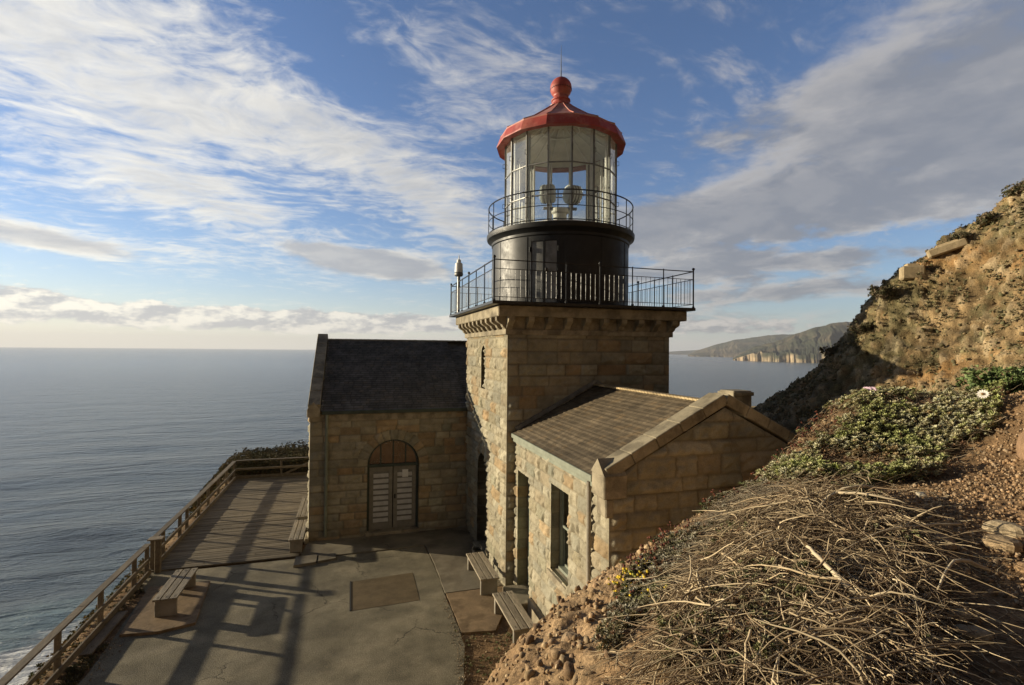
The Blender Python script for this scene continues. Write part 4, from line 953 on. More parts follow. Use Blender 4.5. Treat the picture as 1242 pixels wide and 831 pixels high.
# recessed side door
b = MB().box(WX0+.28, WX0+.34, 11.80, 12.87, .1, 3.3); dn = b.build('door', GREENPAINT, wg)
b = MB()
for (a, c) in ((.35, 1.35), (1.5, 2.2), ): b.box(WX0+.265, WX0+.281, 12.0, 12.30, a, c, bev=.004); b.box(WX0+.265, WX0+.281, 12.38, 12.68, a, c, bev=.004)
b.box(WX0+.25, WX0+.285, 11.86, 12.82, 2.35, 2.45); b.build('door_panel', GREENPAINT, dn)
MB().box(WX0-.38, WX0+.28, 11.82, 12.86, -.06, .16, bev=.015).build('doorstep', DRESSED, wg)
MB().box(WX0-.10, WX0+.02, 9.9, 11.7, -.1, .35, bev=.03).build('plinth', DRESSED, wg)
# chimney beyond the parapet
b = MB().box(7.74, 8.22, 9.0, 9.45, 4.3, 5.47, bev=.02); b.box(7.71, 8.25, 8.97, 9.48, 5.36, 5.44, bev=.01); b.build('chimney', DRESSED, wg)

# ------------------------------------------------------------------ benches
BG = 'slatted benches in the yard'
def make_bench(x0, y0, L, W=.50, hz_=.45, label='', z0=0.0, solid=False):
    """long side along Y, south west corner at x0, y0"""
    t = thing('bench', label, 'bench', (x0+W/2, y0+L/2, z0), BG)
    pw = (W-.05)/3
    for k in range(3):
        tn = random.uniform(.85, 1.2)
        b = MB().box(x0+k*(pw+.025), x0+k*(pw+.025)+pw, y0+random.uniform(-.01, .01), y0+L, z0+hz_-.045, z0+hz_, (tn, tn*.98, tn*.95), .006)
        for yb_ in (y0+.10, y0+.15, y0+L-.10, y0+L-.15): b.add(*ball((x0+k*(pw+.025)+pw/2, yb_, z0+hz_-.002), .012, 6, 4), (.15, .12, .1))
        b.build('seat_plank', WOODY, t)
    for yy_ in (y0+.08, y0+L-.16):
        b = MB().box(x0+.03, x0+W-.03, yy_, yy_+.09, z0-.02, z0+hz_-.047, bev=.01); b.build('leg', GREYBOARD, t)
    return t
make_bench(3.18, 12.74, 1.76, label='slatted bench between the tower corner and the wing doorway, farther of the two')
make_bench(3.28, 10.25, 1.72, label='slatted bench beside the rubble bank, nearest the wing window')
make_bench(-4.32, 13.70, 1.72, label='slatted bench on the raised tan pad by the cliff fence', z0=.06, hz_=.43)
make_bench(-1.80, 16.95, 1.9, W=.42, label='bench against the west wall of the stone building, at its near corner')
make_bench(-1.80, 19.2, 2.6, W=.42, label='farther bench against the building west wall, beside the middle of the plank deck')

# ------------------------------------------------------------------ fences
FG = 'timber fences along the cliff edge'
def fence(name_label, p, q, posts, top=.86, base=-.12, cap=True, brace=False, extra=()):
    p = np.array(p, float); q = np.array(q, float); d = (q-p)/np.linalg.norm(q-p); side = np.array([-d[1], d[0], 0])
    t = thing('timber_fence', name_label, 'fence', tuple(p), FG)
    L = np.linalg.norm(q-p)
    def rails(nm, z_, w_, h_, off, seg):
        b = MB(); s_ = 0
        while s_ < L-.01:
            e2 = min(L, s_+seg); tn = random.uniform(.8, 1.2); a = p+d*(s_+.004)+side*off; c = p+d*(e2-.004)+side*off
            b.bar(a+[0, 0, z_+random.uniform(-.008, .008)], c+[0, 0, z_+random.uniform(-.008, .008)], w_, h_, col=(tn, tn, tn), bev=.006); s_ = e2
        b.build(nm, FENCEWOOD, t)
    rails('top_rail', top, .16, .042, 0, 3.3); rails('middle_rail', top*.54, .045, .10, -.065, 3.3); rails('kick_board', .10, .045, .15, -.068, 3.3)
    for s_ in posts:
        c = p+d*s_; tn = random.uniform(.8, 1.15)
        MB().bar(c+[0, 0, base-.3], c+[0, 0, top-.022], .09, .09, up=tuple(d), col=(tn, tn, tn), bev=.006).build('post', FENCEWOOD, t)
    if brace: MB().bar(p+d*brace[0]+side*-.02+[0, 0, .10], p+d*brace[1]+side*-.02+[0, 0, top-.05], .04, .09, bev=.006).build('brace', FENCEWOOD, t)
    return t
FX = -5.32
fence('timber rail fence along the asphalt yard at the cliff edge, nearest the camera', (FX, 3.0, 0), (FX, 16.52, 0), [.2, 2.0, 3.8, 5.6, 7.25, 9.0, 10.75, 12.6, 13.45])
fence('timber rail fence running along the seaward side of the plank deck', (FX, 16.80, 0), (FX, 27.32, 0), [.05, .9, 2.45, 3.2, 4.6, 5.9, 7.5, 8.9, 10.45])
fence('timber fence with a diagonal brace closing the far end of the plank deck', (FX+.05, 27.36, 0), (-1.35, 27.36, 0), [2.0, 3.9], top=.88, brace=(2.05, 3.8))
t = thing('fence_post', 'short thick post standing between the two seaward fence runs', 'post', (-5.12, 16.66, 0))
MB().box(-5.19, -5.05, 16.60, 16.72, -.2, .93, bev=.01).build('post', FENCEWOOD, t)
MB().box(-5.36, -5.0, 16.52, 16.80, .93, .965, (1.5, 1.5, 1.5), .008).build('cap', FENCEWOOD, t)
t = MB().box(-5.22, -5.0, 12.55, 14.35, .0, .05, (1.1, 1.1, 1.1), .008).build('loose_plank', FENCEWOOD, loc=(-5.1, 13.4, 0)); tag(t, 'loose grey plank lying on the ground inside the near fence', 'plank')
# dark bucket by the tower door
t = thing('bucket', 'small black bucket standing beside the arched tower door', 'bucket', (3.62, 14.95, .02))
MB().lathe([(.0, .03), (.11, .03), (.145, .33), (.16, .34), (.16, .36), (.13, .36), (.10, .06), (0, .06)], (3.62, 14.95), 20).build('pail', IRON, t)
MB().tube([(3.62+.15*math.cos(a), 14.95+.02, .35+.15*math.sin(a)) for a in np.linspace(0, math.pi, 9)], .006, 5).build('handle', LEAD, t)

# ------------------------------------------------------------------ hillside plants and debris
VX, VY, VZ = TV[:, 0], TV[:, 1], TV[:, 2]
def basis(n):
    a = np.cross(n, np.array([0.3, 1., .1])); a /= np.linalg.norm(a, axis=1)[:, None]; return a, np.cross(n, a)
def merge(tv, tf, P, M3, cols):
    """copies of one template: tv (k,3), tf (m,c), P (n,3) positions, M3 (n,3,3) matrices, cols (n,3) or (n,k,3)"""
    n, k = len(P), len(tv); v = np.einsum('nij,kj->nki', M3, tv)+P[:, None]; f = (tf[None]+np.arange(n)[:, None, None]*k).reshape(-1, tf.shape[1])
    c = np.repeat(cols, k, axis=0) if cols.ndim == 2 else cols.reshape(-1, 3)
    return v.reshape(-1, 3), f, c
def rotz(a): c, s = np.cos(a), np.sin(a); z = np.zeros_like(a); o = np.ones_like(a); return np.stack([np.stack([c, -s, z], 1), np.stack([s, c, z], 1), np.stack([z, z, o], 1)], 1)
def frames(N, ang, sc):
    a, b = basis(N); c, s = np.cos(ang)[:, None], np.sin(ang)[:, None]
    u = a*c+b*s; w = -a*s+b*c; sc = np.asarray(sc)
    if sc.ndim == 1: sc = np.tile(sc[:, None], (1, 3))
    return np.stack([u*sc[:, :1], w*sc[:, 1:2], N*sc[:, 2:3]], 2)

def surfz(x, y):
    i = np.clip(np.searchsorted(xs, x)-1, 0, len(xs)-2); j = np.clip(np.searchsorted(ys, y)-1, 0, len(ys)-2); Zg = TV[:, 2].reshape(nx_, ny_)
    fx = np.clip((x-xs[i])/(xs[i+1]-xs[i]), 0, 1); fy = np.clip((y-ys[j])/(ys[j+1]-ys[j]), 0, 1)
    return (Zg[i, j]*(1-fx)+Zg[i+1, j]*fx)*(1-fy)+(Zg[i, j+1]*(1-fx)+Zg[i+1, j+1]*fx)*fy
# angular pebbles and clods
ico = [(0, 0, 1)]+[(math.cos(a)*.9, math.sin(a)*.9, .45) for a in np.arange(5)*2*math.pi/5]+[(math.cos(a)*.9, math.sin(a)*.9, -.45) for a in (np.arange(5)+.5)*2*math.pi/5]+[(0, 0, -1)]
icf = [(0, 1+i, 1+(i+1) % 5) for i in range(5)]+[(11, 6+(i+1) % 5, 6+i) for i in range(5)]+[(1+i, 6+i, 1+(i+1) % 5) for i in range(5)]+[(6+i, 6+(i+1) % 5, 1+(i+1) % 5) for i in range(5)]
ico, icf = np.array(ico), np.array(icf)
def rocks(name, label, idx, smin, smax, base, mat=ROCK, pw=2.5, sink=.3):
    n = len(idx); P = SP(idx); s = smin+(smax-smin)*rng.random(n)**pw
    sc = s[:, None]*rng.uniform(.55, 1.25, (n, 3)); nrm = TN[idx]+rng.normal(0, .9, (n, 3)); nrm /= np.linalg.norm(nrm, axis=1)[:, None]
    F3 = frames(nrm, rng.uniform(0, 6.28, n), sc); v = np.einsum('nij,kj->nki', F3, ico); v *= rng.uniform(.6, 1.25, (n, 12))[:, :, None]; v += (P+TN[idx]*(s*(.5-sink))[:, None])[:, None]
    f = (icf[None]+np.arange(n)[:, None, None]*12).reshape(-1, 3)
    cb = np.array(base)[rng.integers(0, len(base), n)]*rng.uniform(.65, 1.3, (n, 1))
    return tag(mk(name, v.reshape(-1, 3), f, mat, col=np.repeat(cb, 12, axis=0)), label, 'stones', kind='stuff')
NEARM = (VX > -.5) & (VX < 9) & (VY > 1.2) & (VY < 9.5) & (VZ > .15)
RUBC = [(.34, .235, .13), (.30, .20, .11), (.38, .29, .18), (.27, .18, .10)]
pr = np.where(NEARM, rub, 0); 
idx = np.nonzero((pr > .15) & (rng.random(len(pr)) < pr*.34))[0]; rocks('rubble', 'loose tan rubble on the broken bank at the left of the mound', idx, .005, .058, [(.30, .205, .115), (.26, .17, .095), (.33, .24, .14), (.20, .13, .075)], pw=3.4, sink=.5)
DIRT = inpoly(VX, VY, [(4.1, 3.5), (5.5, 3.6), (6.5, 3.7), (8, 4.2), (8, 2.5), (5, 1.2), (3.0, 1.0), (3.9, 2.4)])
rocks('gravel', 'small brown clods and gravel on the bare soil at the right', near_pts(DIRT, 16000), .004, .022, [(.27, .17, .09), (.22, .14, .075), (.36, .26, .16), (.30, .20, .11)], pw=3)
rocks('gravel', 'scattered small stones over the whole mound', near_pts(NEARM & ~DIRT, 7000), .006, .03, RUBC, pw=3)
rocks('gravel', 'small stones in the dirt patch beside the asphalt', near_pts((VX > 2.1) & (VX < 4.1) & (VY > 7.5) & (VY < 11.3) & (VZ < .4), 900), .008, .03, [(.2, .14, .08), (.26, .19, .11)], pw=3)
BACKM = (back > .5) & (VY < 19.5) & (VX < 19.5)
rocks('scree', 'stones standing out of the rocky slope behind', near_pts(BACKM, 14000), .012, .055, [(.22, .165, .09), (.17, .145, .075), (.26, .19, .105), (.14, .13, .065)], pw=3.5, sink=.45)
def grit(name, label, polyl, n, spread, smin, smax, base, z0=.004):
    seg = rng.integers(0, len(polyl)-1, n); t = rng.random(n)[:, None]; pl_ = np.array(polyl, float)
    xy = pl_[seg]*(1-t)+pl_[seg+1]*t+rng.normal(0, spread, (n, 2)); s = smin+(smax-smin)*rng.random(n)**3
    nrm = rng.normal(0, .6, (n, 3))+[0, 0, 1]; nrm /= np.linalg.norm(nrm, axis=1)[:, None]
    v = np.einsum('nij,kj->nki', frames(nrm, rng.uniform(0, 6.28, n), s[:, None]*rng.uniform(.5, 1.2, (n, 3))), ico)*rng.uniform(.6, 1.25, (n, 12))[:, :, None]+np.concatenate([xy, np.full((n, 1), z0)+s[:, None]*.3], 1)[:, None]
    f = (icf[None]+np.arange(n)[:, None, None]*12).reshape(-1, 3); cb = np.array(base)[rng.integers(0, len(base), n)]*rng.uniform(.6, 1.3, (n, 1))
    tag(mk(name, v.reshape(-1, 3), f, ROCK, col=np.repeat(cb, 12, axis=0)), label, 'grit', kind='stuff')
GB = [(.26, .19, .11), (.18, .14, .09), (.34, .27, .18)]
grit('grit', 'dirt and grit spilled along the right edge of the asphalt', [(2.3, 13), (2.3, 11), (2.05, 9.5), (1.9, 8)], 900, .09, .004, .016, GB)
grit('grit', 'thin grit gathered along the foot of the walls', [(-1.3, 17.8), (3.8, 17.8), (3.85, 13.2), (3.9, 12.2)], 700, .06, .004, .014, GB, .024)
grit('grit', 'fallen soil and grit along the fence side of the yard', [(-4.95, 6), (-4.8, 9), (-4.75, 12.5), (-4.9, 13.2)], 900, .12, .004, .018, GB)
grit('grit', 'a few loose specks of gravel on the open yard', [(-3, 8), (1, 9), (-2, 12), (1.5, 14), (-2, 15.5)], 350, .9, .003, .010, GB)
# bigger single stones
RG = 'larger stones on the mound'
def stone(x_, y_, s, label, c):
    k = np.argmin((VX-x_)**2+(VY-y_)**2); u_ = np.linspace(0, math.pi, 9); v_ = np.linspace(0, 2*math.pi, 13)[:-1]
    pts = [(0, 0, 1)]+[(math.sin(a)*math.cos(b_), math.sin(a)*math.sin(b_), math.cos(a)) for a in u_[1:-1] for b_ in v_]+[(0, 0, -1)]
    p = np.array(pts, float); q = np.sign(p)*np.abs(p)**.75; sd_ = random.randint(0, 999)
    q = q*(1+.55*fbm(p*1.3+sd_, 4, sd_)[:, None]); q = q*np.array([s*random.uniform(.9, 1.4), s*random.uniform(.7, 1), s*random.uniform(.5, .75)])
    a = random.uniform(0, 6.28); q = q@np.array([[math.cos(a), math.sin(a), 0], [-math.sin(a), math.cos(a), 0], [0, 0, 1]])
    f = [(0, 1+i, 1+(i+1) % 12) for i in range(12)]; f += [(1+r*12+i, 1+(r+1)*12+i, 1+(r+1)*12+(i+1) % 12, 1+r*12+(i+1) % 12) for r in range(6) for i in range(12)]; L_ = len(p)-1; f += [(L_, 1+6*12+(i+1) % 12, 1+6*12+i) for i in range(12)]
    o = mk('stone', q+TV[k]+[0, 0, s*.12], f, ROCK, col=c, loc=tuple(TV[k])); tag(o, label, 'stone', RG)
stone(4.2, 2.33, .10, 'angular tan stone at the right end of the dead brush', (.33, .24, .14))
stone(4.42, 2.42, .09, 'pale flat stone just right of the dead brush, upper of the right edge pair', (.38, .30, .19))
stone(6.35, 3.15, .30, 'big lump of reddish brown earth at the right edge below the bright green plant', (.24, .15, .085))
stone(4.35, 2.05, .10, 'dark brown blocky stone low at the right edge of the mound', (.25, .18, .11))
stone(3.95, 2.55, .09, 'half buried brown stone touching the right tips of the branches', (.30, .21, .125))
stone(4.05, 2.1, .07, 'rusty brown stone low at the right edge', (.36, .23, .12))
stone(3.1, 1.85, .06, 'grey brown stone near the lower right corner', (.33, .27, .18))
stone(3.25, 2.0, .05, 'small buff stone below the dead brush near the lower right corner', (.42, .33, .2))
stone(4.75, 3.2, .05, 'small pale pebble alone on the bare brown soil', (.55, .47, .33))
stone(1.45, 3.45, .07, 'brown stone in the rubble at the lower left of the mound', (.33, .22, .12))
stone(1.7, 3.8, .08, 'blocky tan stone in the middle of the rubble bank', (.38, .27, .16))
stone(4.15, 3.65, .08, 'sandy stone just above the dead brush', (.45, .35, .2))

# dead brush
def sticks(idx, lmin, lmax, r0, r1, lift, curl, tone, grav=.5, seg=6, flow=None, pw=1.6):
    n = len(idx); P = SP(idx)+TN[idx]*(rng.random(n)**pw*lift)[:, None]
    a, b_ = basis(TN[idx]); th = rng.uniform(0, 6.28, n)
    D_ = a*np.cos(th)[:, None]+b_*np.sin(th)[:, None]
    if flow is not None: D_ = D_*.55+np.array(flow)*rng.choice([1, 1, 1, -1], n)[:, None]*rng.uniform(.2, 1.3, n)[:, None]
    D_ += TN[idx]*rng.normal(.0, .13, n)[:, None]; D_ /= np.linalg.norm(D_, axis=1)[:, None]
    L = lmin+(lmax-lmin)*rng.random(n)**1.5; rad_ = (r0+(r1-r0)*rng.random(n)**2.2)
    C1 = rng.normal(0, curl, (n, 3)); pts = [P]; d = D_.copy()
    for s_ in range(seg):
        d = d+C1*.5+rng.normal(0, curl*.8, (n, 3)); d[:, 2] -= grav*.04*s_; d /= np.linalg.norm(d, axis=1)[:, None]; pts.append(pts[-1]+d*(L/seg)[:, None])
    pts = np.stack(pts, 1); m_ = seg+1
    sz = surfz(pts[:, :, 0].ravel(), pts[:, :, 1].ravel()).reshape(n, m_); hgt = pts[:, :, 2]-sz      # the sticks lie on the slope
    pts[:, :, 2] = sz+.004+np.where(hgt > lift, lift+(hgt-lift)*.22, np.maximum(hgt, 0)*1.)
    tang = np.gradient(pts, axis=1); tang /= np.linalg.norm(tang, axis=2)[:, :, None]
    up = np.array([.2, .3, .93]); s1 = np.cross(tang, up); s1 /= np.linalg.norm(s1, axis=2)[:, :, None]; s2 = np.cross(tang, s1)
    K = 5; tp = np.linspace(1, .35, m_)[None, :, None]*rad_[:, None, None]
    v = np.stack([pts+tp*(math.cos(2*math.pi*k/K)*s1+math.sin(2*math.pi*k/K)*s2) for k in range(K)], 2)
    v = v.reshape(n, m_*K, 3); q = []
    for s_ in range(seg):
        for k in range(K): q.append((s_*K+k, s_*K+(k+1) % K, (s_+1)*K+(k+1) % K, (s_+1)*K+k))
    q = np.array(q); f = (q[None]+np.arange(n)[:, None, None]*m_*K).reshape(-1, 4)
    c = np.array(tone)[rng.integers(0, len(tone), n)]*rng.uniform(.6, 1.25, (n, 1))
    return v.reshape(-1, 3), f, np.repeat(c, m_*K, axis=0)
BR = [(1.65, 2.45), (1.95, 2.85), (2.4, 3.2), (2.85, 3.55), (3.4, 3.9), (3.95, 3.8), (4.25, 3.3), (3.95, 2.75), (3.4, 2.25), (2.7, 1.75), (2.1, 1.6), (1.6, 1.9)]
BRM = inpoly(VX, VY, BR) & NEARM
TAN = [(.47, .365, .225), (.33, .245, .145), (.55, .44, .28), (.20, .14, .085), (.11, .075, .045)]
parts = [sticks(near_pts(BRM, 5000), .18, .62, .0022, .0056, .13, .13, TAN, flow=(-.75, -.55, -.1), pw=1.2),
         sticks(near_pts(BRM, 6500), .06, .34, .0012, .0036, .12, .2, TAN[1:], flow=None, pw=1.1),
         sticks(near_pts(BRM, 380), .3, .75, .0045, .0095, .21, .15, TAN[:4], flow=(-.75, -.3, 0)),
         sticks(near_pts(BRM, 1500), .15, .5, .002, .005, .22, .2, TAN, flow=None),
         sticks(near_pts(NEARM & inpoly(VX, VY, [(1.0, 2.2), (1.5, 3.0), (2.3, 3.6), (4.2, 4.2), (5, 3.2), (3.2, 1.4), (1.6, 1.3)]), 1200), .05, .3, .0012, .004, .04, .2, TAN, flow=None)]
def cat(parts):
    V, F, K_ = [], [], []; n = 0
    for v, f, c in parts: V.append(v); F.append(f+n); K_.append(c); n += len(v)
    return np.concatenate(V), np.concatenate(F), np.concatenate(K_)
v, f, c = cat(parts); tag(mk('dead_brush', v, f, TWIG, col=c), 'tangled heap of pale dry branches lying on the mound', 'dead brush', kind='stuff')
SUC = inpoly(VX, VY, [(4.1, 4.3), (5.0, 5.25), (5.8, 5.5), (7.0, 5.7), (9.0, 6.5), (10.3, 6.4), (10.3, 5.4), (8.5, 4.5), (7.1, 3.9), (6.16, 3.6), (5.5, 3.6), (4.84, 3.8), (4.2, 3.75)])
FRM = inpoly(VX, VY, [(2.3, 3.5), (2.8, 4.3), (3.4, 4.5), (4.3, 4.7), (4.3, 4.0), (3.6, 3.7), (2.9, 3.4)]) & NEARM
v, f, c = cat([sticks(near_pts(SUC, 3600), .06, .32, .0015, .0038, .13, .2, [(.26, .20, .12), (.38, .30, .2), (.14, .10, .06)]), sticks(near_pts(FRM, 2600), .08, .4, .0015, .004, .10, .2, [(.30, .25, .18), (.22, .18, .12), (.38, .32, .22), (.16, .12, .08)])])
tag(mk('dry_twigs', v, f, TWIG, col=c), 'fine grey twigs along the crest above the heap of branches', 'twigs', kind='stuff')
# a few branches one can tell apart
BGp = 'single pale branches on the brush heap'
def branch(pts, r, label, fork=None):
    pts = [np.array([p[0], p[1], VZ[np.argmin((VX-p[0])**2+(VY-p[1])**2)]+p[2]]) for p in pts]
    P = []; n = len(pts)
    for k in range(n-1):
        for s_ in range(5):
            t_ = s_/5; p0, p1, p2, p3 = pts[max(k-1, 0)], pts[k], pts[k+1], pts[min(k+2, n-1)]
            P.append(.5*((2*p1)+(-p0+p2)*t_+(2*p0-5*p1+4*p2-p3)*t_*t_+(-p0+3*p1-3*p2+p3)*t_**3)+rng.normal(0, r*.25, 3))
    P.append(pts[-1]); b = MB().tube(P, list(np.linspace(r, r*.35, len(P))*rng.uniform(.9, 1.15, len(P))), 8, (.52, .43, .29))
    if fork:
        k = int(len(P)*fork[0]); q = [P[k]]; d = np.array(fork[1], float)
        for s_ in range(7): q.append(q[-1]+d*.07+rng.normal(0, .008, 3)+np.array([0, 0, -.004*s_]))
        b.tube(q, list(np.linspace(r*.6, r*.2, len(q))), 7, (.48, .39, .26))
    o = b.build('branch', TWIG, smooth=True, loc=tuple(pts[0])); tag(o, label, 'branch', BGp)
branch([(4.3, 3.2, .06), (4.0, 3.2, .17), (3.7, 3.25, .15), (3.35, 3.1, .08)], .020, 'thick arching pale branch at the top right of the brush heap', (.5, (.4, -.9, .1)))
branch([(3.75, 2.15, .10), (3.45, 2.15, .22), (3.15, 2.05, .12)], .014, 'curved pale branch at the right end of the brush heap above the lower right stones')
branch([(3.05, 4.3, .08), (3.2, 4.35, .10), (3.35, 4.3, .04)], .018, 'short whitish broken branch on the crest in front of the gable wall')
branch([(2.75, 2.2, .08), (2.8, 2.5, .2), (3.0, 2.8, .18), (3.2, 3.0, .1)], .016, 'dark forked branch rising in the middle of the brush heap', (.5, (-.7, .3, .5)))
branch([(4.15, 2.55, .10), (3.6, 2.65, .17), (3.1, 2.6, .14)], .009, 'long straight pale stick pointing right out of the brush heap')

# leaf rosettes
def rosette(nl, L, w, tilt0, tilt1, seed):
    r_ = np.random.default_rng(seed); v = []; f = []
    for k in range(nl):
        a = k*2.4+r_.normal(0, .15); t_ = tilt0+(tilt1-tilt0)*k/nl; l = L*(1-.35*k/nl)*r_.uniform(.8, 1.15)
        d = np.array([math.cos(a)*math.cos(t_), math.sin(a)*math.cos(t_), math.sin(t_)]); s_ = np.array([-math.sin(a), math.cos(a), 0])*w/2; u_ = np.cross(d, s_/np.linalg.norm(s_))*w*.35
        n0 = len(v); m_ = d*l*.55
        v += [d*0+s_*.3, d*0-s_*.3, m_+s_, m_-s_, m_-u_, d*l]
        f += [(n0, n0+1, n0+4), (n0, n0+4, n0+2), (n0+1, n0+3, n0+4), (n0+2, n0+4, n0+5), (n0+4, n0+3, n0+5)]
    return np.array(v), np.array(f)
GREENS = [(.34, .36, .14), (.28, .30, .11), (.40, .40, .19), (.42, .38, .22), (.50, .48, .32), (.20, .19, .08), (.36, .27, .14)]
REDS = [(.20, .11, .06), (.15, .09, .05), (.25, .16, .09)]
def plants(name, label, mask, n, L, w, cols, nl=12, lift=.03, tilt=(.15, 1.4), sc=(.6, 1.4), pw=1., cl=None, clth=.0):
    idx = near_pts(mask, n)
    if cl is not None:
        kz = fbm(TV[idx]*cl, 3, 77); idx = idx[kz > clth]
    n = len(idx); outs = []
    for s_ in range(3):
        i3 = idx[s_::3]; tv, tf = rosette(nl, L, w, tilt[0], tilt[1], 100+s_); n3 = len(i3)
        N3 = TN[i3]*.6+np.array([-.25, .1, .55])+rng.normal(0, .3, (n3, 3)); N3 /= np.linalg.norm(N3, axis=1)[:, None]
        P = SP(i3)+TN[i3]*(rng.random(n3)**pw*lift)[:, None]
        hue = vnoise(TV[i3]*3.1, 55)*len(cols); cc = np.array(cols)[np.clip((hue+rng.normal(0, .9, n3)).astype(int), 0, len(cols)-1)]*rng.uniform(.7, 1.25, (n3, 1))
        outs.append(merge(tv, tf, P, frames(N3, rng.uniform(0, 6.28, n3), sc[0]+(sc[1]-sc[0])*rng.random(n3)), cc))
    v, f, c = cat(outs); return tag(mk(name, v, f, LEAF, col=c), label, 'ground cover', kind='stuff')
plants('succulents', 'mat of pale green succulents on the crest between the soil and the rock slope', SUC, 14000, .042, .017, GREENS, 12, .16, sc=(.3, 1.5), cl=1.9, clth=.015)
plants('succulents', 'red brown succulents mixed into the green mat', SUC, 4200, .035, .014, REDS, 10, .10, sc=(.4, 1.2), cl=3.1, clth=-.02)
EDG = inpoly(VX, VY, [(1.5, 3.0), (2.3, 4.0), (2.7, 4.45), (3.3, 4.7), (4.6, 5.0), (4.4, 4.5), (3.4, 4.1), (2.6, 3.7), (2.0, 3.0)])
plants('low_shrubs', 'low grey green plants along the left crest of the mound', EDG, 4200, .035, .012, [(.25, .25, .13), (.33, .31, .21), (.17, .15, .08), (.40, .37, .28), (.24, .15, .09)], 12, .10, sc=(.5, 1.4), cl=2., clth=-.02)
plants('low_shrubs', 'green leafy growth among the dead branches', BRM, 6500, .03, .012, [(.24, .24, .11), (.17, .17, .08), (.30, .28, .16), (.22, .14, .08)], 12, .15, sc=(.4, 1.2), cl=1.9, clth=.06)
plants('low_shrubs', 'thin scrub clinging to the rock slope', BACKM, 20000, .05, .018, [(.19, .18, .09), (.24, .20, .115), (.15, .14, .07), (.26, .21, .12)], 9, .04, sc=(.4, 1.3), cl=1.5, clth=.03)
LEFTM = (VX < -5.25) & (VX > -12) & (VY > 5) & (VY < 34)
plants('low_shrubs', 'rusty green growth on the cliff edge outside the fence', LEFTM, 9000, .07, .025, [(.12, .11, .035), (.19, .13, .04), (.09, .10, .035), (.22, .16, .05)], 9, .10, sc=(.5, 1.4))
BEY = (VX > -7) & (VX < -.9) & (VY > 27.6) & (VY < 33)
plants('low_shrubs', 'dense dark scrub beyond the far end of the deck', BEY, 12000, .09, .035, [(.13, .12, .05), (.19, .15, .07), (.10, .095, .045), (.22, .17, .09)], 9, .40, sc=(.5, 1.4), pw=.8)
FBASE = inpoly(VX, VY, [(-5.25, 6), (-4.75, 6), (-4.75, 12.6), (-5.0, 13), (-5.1, 15.8), (-5.3, 15.8)])
plants('grass_tufts', 'ragged dark weeds along the inside foot of the near fence', FBASE, 2600, .09, .012, [(.10, .10, .045), (.16, .14, .07), (.08, .07, .035)], 9, .05, sc=(.5, 1.4), cl=1.5, clth=-.05)
plants('grass_tufts', 'sparse weeds in the dirt patch by the benches', (VX > 2.2) & (VX < 4.1) & (VY > 8.2) & (VY < 11.4) & (VZ < .35), 420, .06, .012, [(.14, .17, .06), (.2, .2, .09)], 8, .02, sc=(.4, 1.2), cl=1.5, clth=.0)

# single plants
def gz(x_, y_): return TV[np.argmin((VX-x_)**2+(VY-y_)**2)]
def buckwheat(x_, y_, n, hh, label, headc=((.10, .03, .018), (.16, .05, .025)), s=1., yellow=False):
    c = gz(x_, y_); t = thing('yellow_flower_plant' if yellow else 'buckwheat_plant', label, 'plant', tuple(c), None if yellow else 'rust headed plants on the crest of the mound')
    b = MB(); h = []
    for k in range(n):
        a = random.uniform(0, 6.28); r_ = random.random()**.6*.26*s; tp = c+np.array([math.cos(a)*r_, math.sin(a)*r_, 0]); g0 = gz(tp[0], tp[1]); hgt = hh*random.uniform(.5, 1.2)
        p0 = g0.copy(); p1 = g0+np.array([random.uniform(-.03, .03), random.uniform(-.03, .03), hgt*.6]); p2 = p1+np.array([random.uniform(-.05, .03), random.uniform(-.04, .04), hgt*.4])
        b.tube([p0, p1, p2], .0022, 4, (.16, .10, .05), cap=False)
        for q in range(random.randint(1, 3)):
            e2 = p2+np.array([random.uniform(-.02, .02), random.uniform(-.02, .02), random.uniform(-.015, .015)]); rr_ = random.uniform(.010, .017)
            cc = random.choice(headc)
            h.append((e2, rr_, np.array(cc)*random.uniform(.7, 1.4)))
    b.build('stem', TWIG, t)
    for e2, rr_, cc in h[:95]: MB().add(*ball(e2, rr_, 6, 4, .7), cc).build('flower' if yellow else 'seed_head', LEAF, t)
    v, f = rosette(16, .07, .02, .0, 1.1, int(x_*100)); m_ = MB()
    for k in range(10): m_.add(v*random.uniform(.5, 1)+c+np.array([random.uniform(-.2, .2)*s, random.uniform(-.2, .2)*s, .02]), f, (.15, .17, .07))
    m_.build('leaves', LEAF, t)
buckwheat(2.72, 4.3, 34, .15, 'dense clump of rust red seed heads beside the yellow flowers')
buckwheat(3.0, 4.42, 22, .17, 'rust red seed heads on the crest just above the densest clump')
buckwheat(3.75, 4.72, 10, .20, 'sparse rust seed heads on the crest in front of the gable wall')
buckwheat(4.5, 4.95, 8, .20, 'few rust seed heads higher on the crest against the gable wall')
buckwheat(5.4, 5.25, 26, .15, 'rusty clump where the crest meets the dark rock slope')
buckwheat(5.95, 5.35, 26, .15, 'rusty clump at the top of the succulent mat')
buckwheat(2.35, 3.85, 14, .09, 'low brown seed heads under the yellow flowers', s=.8)
buckwheat(2.45, 4.12, 44, .11, 'clump of bright yellow flowers at the left crest of the mound', ((.75, .52, .03), (.60, .46, .04), (.30, .30, .06)), .75, True)
buckwheat(2.3, 3.62, 14, .08, 'small patch of yellow flowers lower on the mound', ((.75, .52, .03), (.40, .36, .05)), .6, True)
